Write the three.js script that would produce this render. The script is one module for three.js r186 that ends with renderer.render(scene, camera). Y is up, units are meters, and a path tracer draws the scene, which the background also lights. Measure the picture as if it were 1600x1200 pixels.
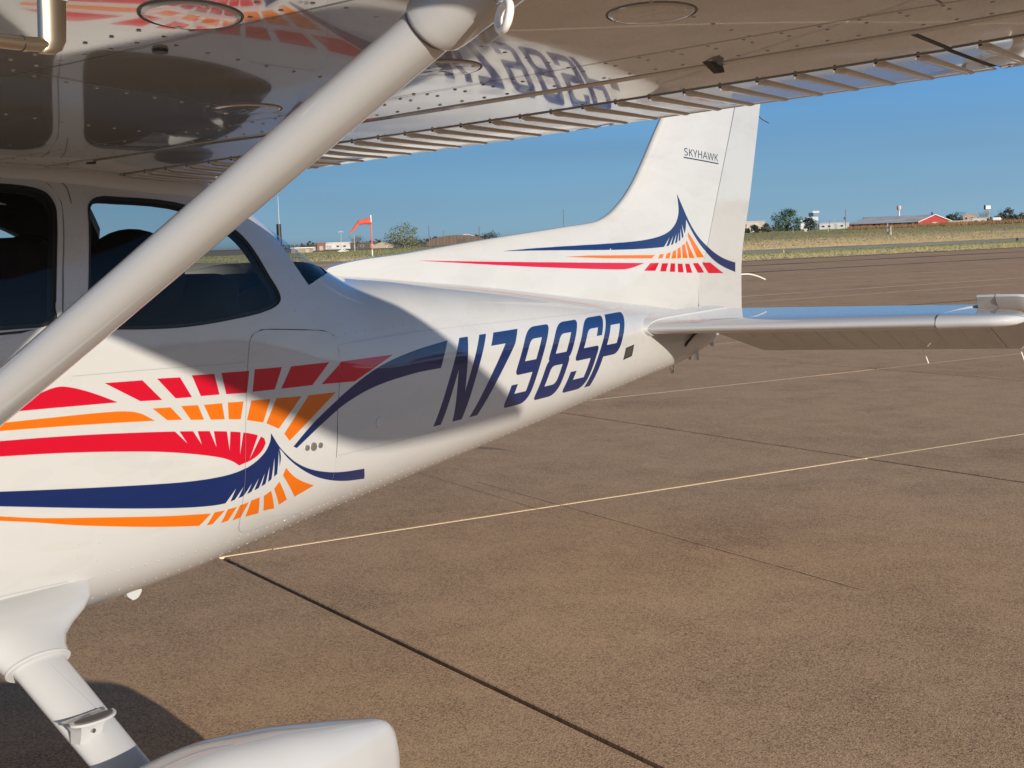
import * as THREE from 'three';
import { mergeGeometries, mergeVertices } from 'three/addons/utils/BufferGeometryUtils.js';
import { RoundedBoxGeometry } from 'three/addons/geometries/RoundedBoxGeometry.js';
import { Brush, Evaluator, HOLLOW_SUBTRACTION, HOLLOW_INTERSECTION } from 'three-bvh-csg';

// ---------------------------------------------------------------- camera, sky, sun, exposure
const scene = new THREE.Scene();
const W = 1024, H = 768;
const renderer = new THREE.WebGLRenderer({ antialias: true });
renderer.setSize(W, H);
renderer.toneMapping = THREE.LinearToneMapping;
renderer.toneMappingExposure = 1.14;
renderer.shadowMap.enabled = true;

const EYE = new THREE.Vector3(-0.43, 1.535, 3.24);
const camera = new THREE.PerspectiveCamera(2 * Math.atan(600 / 2227) * 180 / Math.PI, W / H, 0.05, 9000);
{
  const yaw = 34.09 * Math.PI / 180, pit = 5.79 * Math.PI / 180, rol = -2.02 * Math.PI / 180;
  const d = new THREE.Vector3(Math.cos(yaw) * Math.cos(pit), -Math.sin(pit), -Math.sin(yaw) * Math.cos(pit));
  const r = new THREE.Vector3(Math.sin(yaw), 0, Math.cos(yaw)), u = new THREE.Vector3().crossVectors(r, d);
  const R = r.clone().multiplyScalar(Math.cos(rol)).addScaledVector(u, Math.sin(rol));
  const U = u.clone().multiplyScalar(Math.cos(rol)).addScaledVector(r, -Math.sin(rol));
  camera.position.copy(EYE);
  camera.quaternion.setFromRotationMatrix(new THREE.Matrix4().makeBasis(R, U, d.clone().negate()));
}
const SUN = new THREE.Vector3(-0.376, 0.2215, 1).normalize();

function mulberry(seed) { let a = seed >>> 0; return () => { a = (a + 0x6D2B79F5) | 0; let t = Math.imul(a ^ (a >>> 15), 1 | a); t = (t + Math.imul(t ^ (t >>> 7), 61 | t)) ^ t; return ((t ^ (t >>> 14)) >>> 0) / 4294967296; }; }
const lerp = (a, b, t) => a + (b - a) * t, clamp = (x, a = 0, b = 1) => Math.min(b, Math.max(a, x)), sstep = (a, b, x) => { const t = clamp((x - a) / (b - a)); return t * t * (3 - 2 * t); };
// periodic value noise
function makeNoise(seed) {
  const N = 256, rnd = mulberry(seed), tab = new Float32Array(N * N); for (let i = 0; i < N * N; i++) tab[i] = rnd();
  return (x, y, px, py) => {   // px, py: integer period
    let ix = Math.floor(x), iy = Math.floor(y); const fx = x - ix, fy = y - iy, u = fx * fx * (3 - 2 * fx), v = fy * fy * (3 - 2 * fy);
    const m = (a, p) => ((a % p) + p) % p & 255, x0 = m(ix, px), x1 = m(ix + 1, px), y0 = m(iy, py) * N, y1 = m(iy + 1, py) * N;
    return (tab[y0 + x0] * (1 - u) + tab[y0 + x1] * u) * (1 - v) + (tab[y1 + x0] * (1 - u) + tab[y1 + x1] * u) * v;
  };
}
const noise = makeNoise(7);
{
  const w = 1024, h = 512, data = new Float32Array(w * h * 4);
  const stops = [[-90, .10, .09, .08], [-1.5, .13, .12, .11], [0, .198, .335, .430], [2.5, .155, .315, .475], [6, .092, .270, .535], [10, .055, .230, .570], [20, .030, .112, .280], [40, .018, .055, .140], [90, .011, .034, .090]];
  const sunH = Math.atan2(SUN.z, SUN.x);
  for (let j = 0; j < h; j++) {
    const el = ((j + .5) / h - .5) * 180;
    let k = 0; while (k < stops.length - 2 && el > stops[k + 1][0]) k++;
    const a = stops[k], b = stops[k + 1], t = clamp((el - a[0]) / (b[0] - a[0]));
    for (let i = 0; i < w; i++) {
      const az = ((i + .5) / w - .5) * 2 * Math.PI, e = el * Math.PI / 180;
      const dir = [Math.cos(e) * Math.cos(az), Math.sin(e), Math.cos(e) * Math.sin(az)];
      const cs = dir[0] * SUN.x + dir[1] * SUN.y + dir[2] * SUN.z, ang = Math.acos(clamp(cs, -1, 1)) * 180 / Math.PI;
      // the aureole and the warmer, brighter low sky on the sun's side
      const low = Math.exp(-Math.max(0, el) / 11), side = .5 + .5 * Math.cos(az - sunH);
      const aur = 1.6 * Math.exp(-ang / 8) + .45 * Math.exp(-ang / 24), warm = .35 * low * Math.pow(side, 3);
      // thin streaks of high cloud, very faint
      const st = el > 0 ? (noise(i / w * 24, el * .9, 24, 200) * .6 + noise(i / w * 64, el * 2.6, 64, 200) * .4 - .5) * .30 * Math.exp(-Math.pow((el - 6) / 5, 2)) : 0;
      const up = el > -1.5 ? 1 : 0;
      const o = (j * w + i) * 4;
      const glow = up * Math.exp(-Math.max(0, el) / 16) * Math.pow(side, 1.6);   // the sun's half of the low sky is paler and brighter
      data[o] = lerp(a[1], b[1], t) * (1 - st * .6) + up * (aur * 1.0 + warm * .85) + glow * .25;
      data[o + 1] = lerp(a[2], b[2], t) * (1 - st) + up * (aur * .86 + warm * .68) + glow * .33;
      data[o + 2] = lerp(a[3], b[3], t) * (1 - st * 1.1) + up * (aur * .66 + warm * .42) + glow * .47;
      data[o + 3] = 1;
    }
  }
  const tex = new THREE.DataTexture(data, w, h, THREE.RGBAFormat, THREE.FloatType);
  tex.mapping = THREE.EquirectangularReflectionMapping; tex.magFilter = THREE.LinearFilter; tex.minFilter = THREE.LinearFilter; tex.wrapS = THREE.RepeatWrapping; tex.needsUpdate = true;
  scene.background = tex; scene.environment = tex;
}
const sun = new THREE.DirectionalLight(new THREE.Color().setRGB(1, .915, .80), 4.6);
sun.position.copy(SUN).multiplyScalar(60); sun.target.position.set(2.5, 0, 0);
sun.castShadow = true; sun.shadow.mapSize.set(4096, 4096); Object.assign(sun.shadow.camera, { left: -25, right: 25, top: 20, bottom: -20, near: 1, far: 160 });
sun.name = 'sun'; sun.target.name = 'sun_target';
scene.add(sun, sun.target);

// ---------------------------------------------------------------- naming helpers
const used = new Map();
function numbered(name) { const n = used.get(name) ?? 0; used.set(name, n + 1); return n ? name + '_' + String(n).padStart(3, '0') : name; }
function shadows(o) { o.traverse((m) => { if (m.isMesh) { m.castShadow = true; m.receiveShadow = true; } }); return o; }
function thing(name, label, category, [x, y, z] = [0, 0, 0], turn = 0, group) {
  const o = new THREE.Group(); o.name = numbered(name); o.position.set(x, y, z); o.rotation.y = turn;
  o.userData = { label, category }; if (group) o.userData.group = group; scene.add(o); return o;
}
function part(name, geometry, material, parent, label) {
  const g = Array.isArray(geometry) ? mergeGeometries(geometry.map((x) => { const y = x.index ? x.toNonIndexed() : x.clone(); for (const k of Object.keys(y.attributes)) if (!['position', 'normal', 'uv'].includes(k)) y.deleteAttribute(k); return y; })) : geometry;
  const m = new THREE.Mesh(g, material); m.name = name; m.castShadow = m.receiveShadow = true; if (label) m.userData.label = label; parent.add(m); return m;
}
function struct(name, geometry, material, parent = scene) { const m = new THREE.Mesh(geometry, material); m.name = name; m.userData.kind = 'structure'; m.receiveShadow = m.castShadow = true; parent.add(m); return m; }
const col = (r, g, b) => new THREE.Color().setRGB(r, g, b);
function mat(r, g, b, rough = .8, metal = 0, extra = {}) { return new THREE.MeshStandardMaterial({ color: col(r, g, b), roughness: rough, metalness: metal, ...extra }); }
// a tiling data texture from f(u, v) -> [r, g, b] in 0..1
function dataTex(n, f, srgb = false) {
  const d = new Uint8Array(n * n * 4);
  for (let j = 0; j < n; j++) for (let i = 0; i < n; i++) { const c = f(i / n, j / n), o = (j * n + i) * 4; d[o] = clamp(c[0]) * 255; d[o + 1] = clamp(c[1]) * 255; d[o + 2] = clamp(c[2]) * 255; d[o + 3] = 255; }
  const t = new THREE.DataTexture(d, n, n); t.wrapS = t.wrapT = THREE.RepeatWrapping; t.magFilter = THREE.LinearFilter; t.minFilter = THREE.LinearMipmapLinearFilter; t.generateMipmaps = true; if (srgb) t.colorSpace = THREE.SRGBColorSpace; t.needsUpdate = true; return t;
}
function fbm(u, v, base, oct, gain = .5) { let s = 0, a = 1, n = 0, p = base; for (let i = 0; i < oct; i++) { s += a * noise(u * p + i * 17, v * p + i * 31, p, p); n += a; a *= gain; p *= 2; } return s / n; }

// ---------------------------------------------------------------- the ground
const k45 = Math.hypot(1, .45);
const st = (s, t) => [(t - .45 * s) / k45, (.45 * t + s) / k45];     // apron coordinates: s across, t along the joints, to world x, z
const eyeAz = (x, z) => Math.atan2(-(z - EYE.z), x - EYE.x) * 180 / Math.PI;
function rise(x, z) { const d = Math.hypot(x - EYE.x, z - EYE.z), a = eyeAz(x, z); const h = clamp(.30 + (42 - clamp(a, -60, 120)) * .044, .1, 2.2); return sstep(125, 430, d) * h; }

const hash = (i, j) => { let t = Math.imul(i + 1013, 374761393) ^ Math.imul(j + 771, 668265263); t = Math.imul(t ^ (t >>> 13), 1274126177); return ((t ^ (t >>> 16)) >>> 0) / 4294967296; };
const concreteTex = dataTex(2048, (u, v) => {
  const f = noise(u * 640, v * 640, 640, 640), f2 = noise(u * 1100 + 9, v * 1100 + 4, 1100, 1100), m = fbm(u, v, 24, 4), b = fbm(u + .3, v + .7, 4, 4), streak = noise(u * 90, v * 420, 90, 420);
  const f3 = noise(u * 1800 + 3, v * 1800 + 8, 1800, 1800);
  const stain = Math.max(0, fbm(u + .13, v + .57, 5, 5, .6) - .55) * 1.6;
  const grit = hash(Math.round(u * 2048), Math.round(v * 2048));
  let g = .80 - stain * .28 + (m - .5) * .22 + (b - .5) * .20 + (grit - .5) * .34 + (hash(Math.floor(u * 1024) + 31, Math.floor(v * 1024) + 77) - .5) * .40 + (hash(Math.floor(u * 720) + 5, Math.floor(v * 720) + 9) - .5) * .42 + (f - .5) * .06 + (f2 - .5) * .22 + (f3 - .5) * .18 + (streak - .5) * .10;
  const peb = noise(u * 820 + 50, v * 820 + 20, 820, 820); if (peb > .88) g += .16; if (peb < .1) g -= .16;
  const warm = (fbm(u + .5, v + .1, 6, 3) - .5) * .035;
  return [g * (1 + warm), g, g * (1 - warm)];
});
const concreteBump = dataTex(2048, (u, v) => { const a = .4 * noise(u * 1800, v * 1800, 1800, 1800) + .3 * hash(Math.floor(u * 1024) + 31, Math.floor(v * 1024) + 77) + .3 * hash(Math.round(u * 2048) + 5, Math.round(v * 2048)); return [a, a, a]; });
const TILE = 4.6;
function slabMaterial(r, g, b) { return new THREE.MeshPhysicalMaterial({ color: col(r, g, b), map: concreteTex, bumpMap: concreteBump, bumpScale: .0017, roughness: .92, specularIntensity: .35 }); }
const slabMats = [slabMaterial(.69, .447, .257), slabMaterial(.665, .434, .252), slabMaterial(.705, .455, .26), slabMaterial(.675, .434, .245)];
const jointMat = mat(.012, .011, .010, .9), sealMat = mat(.72, .57, .36, .85), sealDark = mat(.34, .28, .20, .85);

// ground far outside, in every direction
{
  const g = new THREE.CircleGeometry(7000, 96).rotateX(-Math.PI / 2).translate(0, -.30, 0);
  struct('ground', g, mat(.155, .125, .070, 1));
}
const apron = struct('apron', (() => {
  const s0 = -54, s1 = 90, t0 = -140, t1 = 320, g = new THREE.BufferGeometry(), p = [], uv = [], idx = [];
  for (const [s, t] of [[s0, t0], [s1, t0], [s1, t1], [s0, t1]]) { const [x, z] = st(s, t); p.push(x, -.046, z); uv.push(s / TILE, t / TILE); }
  idx.push(0, 1, 2, 0, 2, 3);
  g.setAttribute('position', new THREE.Float32BufferAttribute(p, 3)); g.setAttribute('uv', new THREE.Float32BufferAttribute(uv, 2)); g.setIndex(idx); g.computeVertexNormals(); return g;
})(), jointMat);
{
  const DS = 4.22, DT = 4.5, S0 = -3.65, T0 = 3.37, gap = .026;
  // slab: top face with a small arris, sides down to the bed
  function slabGeo(ls, lt, ou, ov, flip) {
    const e = .006, a = [[0, 0], [ls, 0], [ls, lt], [0, lt]], b = [[e, e], [ls - e, e], [ls - e, lt - e], [e, lt - e]], p = [], uv = [], idx = [];
    const quad = (q) => { const n = p.length / 3; for (const [s, y, t] of q) { const x = (t - .45 * s) / k45, z = (.45 * t + s) / k45; p.push(x, y, z); uv.push(((flip ? ls - s : s) + ou) / TILE, (t + ov) / TILE); } idx.push(n, n + 1, n + 2, n, n + 2, n + 3); };
    quad(b.map(([s, t]) => [s, 0, t]));
    for (let i = 0; i < 4; i++) { const j = (i + 1) % 4; quad([[a[i][0], -.004, a[i][1]], [a[j][0], -.004, a[j][1]], [b[j][0], 0, b[j][1]], [b[i][0], 0, b[i][1]]]); quad([[a[i][0], -.045, a[i][1]], [a[j][0], -.045, a[j][1]], [a[j][0], -.004, a[j][1]], [a[i][0], -.004, a[i][1]]]); }
    const g = new THREE.BufferGeometry(); g.setAttribute('position', new THREE.Float32BufferAttribute(p, 3)); g.setAttribute('uv', new THREE.Float32BufferAttribute(uv, 2)); g.setIndex(idx);
    const gg = g.toNonIndexed(); gg.computeVertexNormals();
    if (gg.attributes.normal.getY(0) < 0) { for (let i = 0; i < idx.length; i += 3) [idx[i + 1], idx[i + 2]] = [idx[i + 2], idx[i + 1]]; g.setIndex(idx); const g2 = g.toNonIndexed(); g2.computeVertexNormals(); return g2; }
    return gg;
  }
  const vars = []; for (let i = 0; i < 6; i++) vars.push(slabGeo(DS - .018, DT - gap, i * 1.37, i * 2.11, i % 2));
  const rnd = mulberry(11), rest = [[], []];
  for (let i = -12; i < 12; i++) for (let j = -10; j < 40; j++) {
    const s = S0 + i * DS + .009, t = T0 + j * DT + gap / 2; if (s < -55) continue;
    const [x, z] = st(s, t), v = Math.floor(rnd() * 6), m = rnd() < .7 ? ((i % 4) + 4) % 4 : Math.floor(rnd() * 4), dy = -rnd() * .0015;
    const d = Math.hypot(x - EYE.x, z - EYE.z), [cx, cz] = st(s + DS / 2, t + DT / 2), az = eyeAz(cx, cz);
    if (az > 8 && az < 60 && d < 78 && i <= 1 || d < 9) { const o = part('slab', vars[v], slabMats[m], apron); o.position.set(x, dy, z); }
    else { rest[m & 1].push(vars[v].clone().translate(x, dy, z)); }
  }
  rest.forEach((l, i) => { const o = part('slab', l, slabMats[i * 2], apron); o.userData.kind = 'stuff'; });
  // pale sealant in the long joints, broken here and there
  for (let i = -3; i < 2; i++) {
    const s = S0 + i * DS, g = []; let t = -12;
    while (t < 60) {
      const L = i === 0 ? 3 + rnd() * 9 : 1.5 + rnd() * 6, w = (i === 0 ? .0115 : .0095) + rnd() * .002;
      const pl = new THREE.BoxGeometry(w, .012, L); pl.rotateY(0);
      const [x, z] = st(s + (rnd() - .5) * .002, t + L / 2); pl.rotateY(Math.atan2(1, .45)); pl.translate(x, -.0075 + rnd() * .0015, z); g.push(pl); t += L + (i === 0 ? .02 + rnd() * .05 : .1 + rnd() * 1.2);
    }
    const o = part('joint_sealant', g, i === 0 ? sealMat : sealDark, apron); if (i === 0) o.userData.label = 'cream sealant in the joint behind the aeroplane';
  }
}

// black filler in the cross joints
for (let j = -3; j < 16; j++) {
  const g = []; for (let s = -52; s < 9; s += 4.22) { const b = new THREE.BoxGeometry(4.19, .02, .0245).rotateY(Math.atan2(1, .45) - Math.PI / 2 + Math.PI); const [x, z] = st(s + 2.11, 3.37 + j * 4.5); b.rotateY(0); g.push(b.translate(x, -.0155, z)); }
  part('joint_filler', g, jointMat, apron);
}
// fine saw cuts across the slabs near the tail
{
  const rnd = mulberry(63), dark = mat(.32, .225, .145, .95, 0, { side: THREE.DoubleSide }), pale = mat(.66, .47, .30, .95, 0, { side: THREE.DoubleSide });
  for (const [x0, z0, x1, z1, w, off, m] of [[6.9, -2.0, 5.30, 1.15, .0028, 0, dark], [6.9, -2.0, 5.30, 1.15, .006, .006, pale], [7.2, -2.9, 6.2, -1.0, .005, 0, dark]]) {
    const p = [], idx = [], n = 60, l = Math.hypot(x1 - x0, z1 - z0), nx = -(z1 - z0) / l, nz = (x1 - x0) / l; for (let k = 0; k <= n; k++) { const x = lerp(x0, x1, k / n), z = lerp(z0, z1, k / n), j = (rnd() - .5) * .005 + off, ww = w * (.4 + .9 * rnd()); p.push(x + nx * (j - ww / 2), .0035, z + nz * (j - ww / 2), x + nx * (j + ww / 2), .0035, z + nz * (j + ww / 2)); if (k) { const q = 2 * k; idx.push(q - 2, q, q - 1, q - 1, q, q + 1); } }
    const g = new THREE.BufferGeometry(); g.setAttribute('position', new THREE.Float32BufferAttribute(p, 3)); g.setIndex(idx); g.computeVertexNormals(); part('saw_cut', g, m, apron);
  }
}
// tar strips and worn pale bands running with the joints, far out on the apron
for (const [name, s, w, t0, t1, m] of [['tar_strip', -45.2, .85, 25, 120, mat(.085, .07, .062, .9)], ['tar_strip', -37.2, .55, 22, 110, mat(.10, .082, .072, .9)], ['worn_band', -22.6, .30, 12, 80, mat(.70, .50, .32, .9)], ['worn_band', -20.2, .18, 14, 60, mat(.68, .49, .32, .9)], ['tar_strip', -16.25, .10, 12, 60, mat(.06, .05, .045, .9)]]) {
  const p = [], idx = [], n = 60, rnd = mulberry(Math.round(-s * 10)); for (let k = 0; k <= n; k++) { const t = lerp(t0, t1, k / n), ww = w * (.55 + .6 * rnd()); for (const e of [-1, 1]) { const [x, z] = st(s + e * ww / 2, t); p.push(x, .004, z); } if (k) { const q = 2 * k; idx.push(q - 2, q, q - 1, q - 1, q, q + 1); } }
  const g = new THREE.BufferGeometry(); g.setAttribute('position', new THREE.Float32BufferAttribute(p, 3)); g.setIndex(idx); g.computeVertexNormals(); m.side = THREE.DoubleSide; part(name, g, m, apron);
}
// field: grass strip, taxiway, rising grassland
const fieldTex = dataTex(1024, (u, v) => { const m = fbm(u, v, 8, 6, .62), f = noise(u * 256, v * 64, 256, 64), f2 = noise(u * 512, v * 512, 512, 512), g = .62 + (m - .5) * .85 + (f - .5) * .35 + (f2 - .5) * .3; const w = (fbm(u + .4, v + .2, 5, 4) - .5) * .35; return [g * (1 + w), g, g * (1 - w * .5)]; });
function fieldSheet(name, rows, colours, tMin, tMax, nt, lift, material) {
  const p = [], c = [], uv = [], idx = [];
  rows.forEach((s, i) => {
    for (let j = 0; j <= nt; j++) {
      const t = lerp(tMin, tMax, Math.pow(j / nt, 1.0)), jig = (i && i < rows.length - 1) ? (noise(t * .05 + i * 3, i * 7.7, 256, 256) - .5) * Math.min(9, Math.abs(rows[i] - rows[i - 1]) * .7) : (noise(t * .6, i * 3.1, 256, 256) - .5) * .5;
      const [x, z] = st(s + jig, t); p.push(x, lift + rise(x, z), z); uv.push((s + jig) / 22, t / 22);
      const n = (noise(t * .04 + 5, i * 1.9, 256, 256) - .5) * .5 + 1.75, k = colours[i]; c.push(k[0] * n, k[1] * n, k[2] * n);
    }
    if (i) for (let j = 0; j < nt; j++) { const a = (i - 1) * (nt + 1) + j, b = a + nt + 1; idx.push(a, a + 1, b, b, a + 1, b + 1); }
  });
  const g = new THREE.BufferGeometry(); g.setAttribute('position', new THREE.Float32BufferAttribute(p, 3)); g.setAttribute('color', new THREE.Float32BufferAttribute(c, 3)); g.setAttribute('uv', new THREE.Float32BufferAttribute(uv, 2)); g.setIndex(idx); g.computeVertexNormals();
  return struct(name, g, material);
}
const fieldMat = new THREE.MeshStandardMaterial({ map: fieldTex, vertexColors: true, roughness: 1, side: THREE.DoubleSide });
fieldSheet('grass_strip', [-52.4, -55, -60, -64, -68, -71.8], [[.27, .21, .12], [.32, .25, .13], [.30, .24, .12], [.21, .20, .08], [.13, .15, .05], [.13, .145, .05]], -150, 340, 160, .012, fieldMat);
fieldSheet('taxiway', [-71.5, -77, -84.5], [[.36, .31, .26], [.37, .31, .26], [.36, .30, .25]], -150, 340, 60, -.02, fieldMat);
fieldSheet('grass_field', [-84, -92, -105, -125, -150, -180, -215, -250, -290, -330, -380, -430, -520, -700, -1100],
  [[.36, .27, .15], [.46, .33, .18], [.44, .31, .165], [.36, .27, .14], [.27, .22, .105], [.24, .20, .09], [.22, .19, .085], [.17, .17, .07], [.19, .17, .075], [.17, .15, .065], [.22, .15, .08], [.22, .14, .08], [.20, .15, .08], [.18, .15, .08], [.18, .15, .09]], -300, 1100, 240, -.015, fieldMat);

// ---------------------------------------------------------------- the aeroplane
const plane = thing('airplane', 'white high-wing light aeroplane with red, orange and navy stripes, parked on the concrete apron', 'airplane', [0, -.085, 0]);
function pchip(x, y) {
  const n = x.length, h = [], d = [], m = new Array(n).fill(0);
  for (let i = 0; i < n - 1; i++) { h.push(x[i + 1] - x[i]); d.push((y[i + 1] - y[i]) / h[i]); }
  m[0] = d[0]; m[n - 1] = d[n - 2];
  for (let i = 1; i < n - 1; i++) if (d[i - 1] * d[i] > 0) { const a = 2 * h[i] + h[i - 1], b = h[i] + 2 * h[i - 1]; m[i] = (a + b) / (a / d[i - 1] + b / d[i]); }
  return (t) => { t = clamp(t, x[0], x[n - 1]); let i = 0; while (i < n - 2 && t > x[i + 1]) i++; const s = (t - x[i]) / h[i], s2 = s * s, s3 = s2 * s; return (2 * s3 - 3 * s2 + 1) * y[i] + (s3 - 2 * s2 + s) * h[i] * m[i] + (-2 * s3 + 3 * s2) * y[i + 1] + (s3 - s2) * h[i] * m[i + 1]; };
}
const FX = [-1.1, -.5, 0, .3, .65, .9, 1.3, 1.8, 2.2, 2.45, 2.7, 2.9, 3.05, 3.4, 4.0, 4.65, 5.3, 5.8, 6.14];
const fYT = pchip(FX, [1.24, 1.36, 1.42, 1.63, 1.90, 1.95, 1.97, 1.965, 1.95, 1.86, 1.722, 1.605, 1.54, 1.505, 1.45, 1.38, 1.31, 1.26, 1.235]);
const fYB = pchip(FX, [.86, .76, .72, .70, .69, .69, .69, .695, .715, .735, .757, .772, .78, .805, .85, .905, .955, .995, 1.05]);
const fW = pchip(FX, [.22, .40, .46, .48, .51, .525, .53, .53, .53, .513, .490, .467, .45, .41, .345, .277, .19, .12, .06]);
const fYM = pchip(FX, [1.05, 1.1, 1.13, 1.15, 1.16, 1.16, 1.16, 1.16, 1.16, 1.16, 1.155, 1.15, 1.15, 1.15, 1.15, 1.14, 1.14, 1.14, 1.145]);
const fNT = pchip(FX, [2.4, 2.8, 3, 3, 3, 3.2, 3.2, 3.2, 3.2, 3.0, 2.75, 2.75, 2.85, 3.0, 3.0, 2.8, 2.5, 2.2, 2.2]);
const fNB = pchip(FX, [2.4, 2.8, 3, 3.2, 3.4, 3.6, 3.6, 3.6, 3.5, 3.3, 3.2, 3.1, 3.0, 2.9, 2.8, 2.6, 2.4, 2.3, 2.2]);
function halfWidth(x, y) {
  const yT = fYT(x), yB = fYB(x), w = fW(x), ym = fYM(x), up = y > ym, t = Math.min(.9999, Math.abs(y - ym) / (up ? yT - ym : ym - yB)), n = up ? fNT(x) : fNB(x);
  return w * Math.pow(1 - Math.pow(t, n), 1 / n);
}
function skin(x, y, off = 0, side = 1) {
  const e = .002, z = halfWidth(x, y), n = new THREE.Vector3(-(halfWidth(x + e, y) - halfWidth(x - e, y)) / (2 * e), -(halfWidth(x, y + e) - halfWidth(x, y - e)) / (2 * e), 1).normalize();
  const p = new THREE.Vector3(x, y, z).addScaledVector(n, off); p.z *= side; n.z *= side; return [p, n];
}
// half ring from the crown down the port side to the keel, evenly spaced
const NR = 56;
function halfRing(x) {
  const yT = fYT(x), yB = fYB(x), w = fW(x), ym = fYM(x), nT = fNT(x), nB = fNB(x), q = [], L = [0];
  for (let i = 0; i <= 300; i++) {
    const a = Math.PI / 2 - Math.PI * i / 300, c = Math.max(0, Math.cos(a)), s = Math.sin(a), n = s > 0 ? nT : nB;
    q.push([ym + (s > 0 ? (yT - ym) : -(ym - yB)) * Math.pow(Math.abs(s), 2 / n), w * Math.pow(c, 2 / n)]);
    if (i) L.push(L[i - 1] + Math.hypot(q[i][0] - q[i - 1][0], q[i][1] - q[i - 1][1]));
  }
  const out = []; let k = 0;
  for (let j = 0; j <= NR; j++) { const t = L[300] * j / NR; while (k < 299 && L[k + 1] < t) k++; const f = clamp((t - L[k]) / Math.max(1e-9, L[k + 1] - L[k])); out.push([lerp(q[k][0], q[k + 1][0], f), j === 0 || j === NR ? 0 : lerp(q[k][1], q[k + 1][1], f)]); }
  return out;
}
const XS = []; for (let x = -1.1; x < 6.141; x += .04) XS.push(x); XS.push(3.2, 6.14); XS.sort((a, b) => a - b);
for (let i = XS.length - 1; i > 0; i--) if (XS[i] - XS[i - 1] < .008) XS.splice(XS[i] === 3.2 ? i - 1 : i, 1);
const M = 2 * NR;
const rings = XS.map((x) => { const h = halfRing(x), r = h.map(([y, z]) => new THREE.Vector3(x, y, z)); for (let j = NR - 1; j > 0; j--) r.push(new THREE.Vector3(x, h[j][0], -h[j][1])); return r; });
const ringN = rings.map((r, i) => r.map((p, j) => {
  const a = rings[Math.max(0, i - 1)][j], b = rings[Math.min(rings.length - 1, i + 1)][j], c = r[(j + M - 1) % M], d = r[(j + 1) % M];
  return new THREE.Vector3().subVectors(d, c).cross(new THREE.Vector3().subVectors(b, a)).normalize();
}));
if (ringN[60][NR / 2].z < 0) ringN.forEach((r) => r.forEach((n) => n.negate()));
const UV0 = { cabin: [.9, .55, 2.3, 1.15], tail: [3.2, .55, 2.3, 1.15] };
const uvOf = (k, x, y) => [(x - UV0[k][0]) / UV0[k][2], clamp((y - UV0[k][1]) / UV0[k][3], .002, .998)];
function faceOut(p, n, idx) {   // turn every triangle to its normals' side
  for (let i = 0; i < idx.length; i += 3) {
    const [a, b, c] = [idx[i] * 3, idx[i + 1] * 3, idx[i + 2] * 3], u = [p[b] - p[a], p[b + 1] - p[a + 1], p[b + 2] - p[a + 2]], v = [p[c] - p[a], p[c + 1] - p[a + 1], p[c + 2] - p[a + 2]];
    if ((u[1] * v[2] - u[2] * v[1]) * n[a] + (u[2] * v[0] - u[0] * v[2]) * n[a + 1] + (u[0] * v[1] - u[1] * v[0]) * n[a + 2] < 0) { const t = idx[i + 1]; idx[i + 1] = idx[i + 2]; idx[i + 2] = t; }
  }
}
function hull(x0, x1, off, key, j0 = 0, j1 = M, ym = -9) {
  const p = [], n = [], uv = [], idx = [], ii = XS.map((x, i) => i).filter((i) => XS[i] >= x0 - 1e-6 && XS[i] <= x1 + 1e-6), cols = j1 - j0 + 1;
  ii.forEach((i, a) => { for (let j = j0; j <= j1; j++) { const q = rings[i][j % M], m = ringN[i][j % M]; p.push(q.x + m.x * off, q.y + m.y * off, q.z + m.z * off); n.push(m.x, m.y, m.z); uv.push(...uvOf(key, q.x, q.y)); } if (a) for (let j = 0; j < cols - 1; j++) { const u = (a - 1) * cols + j, v = u + cols; idx.push(u, v, u + 1, v, v + 1, u + 1); } });
  faceOut(p, n, idx);
  const g = new THREE.BufferGeometry(); g.setAttribute('position', new THREE.Float32BufferAttribute(p, 3)); g.setAttribute('normal', new THREE.Float32BufferAttribute(n, 3)); g.setAttribute('uv', new THREE.Float32BufferAttribute(uv, 2)); g.setIndex(idx); return g;
}
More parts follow.
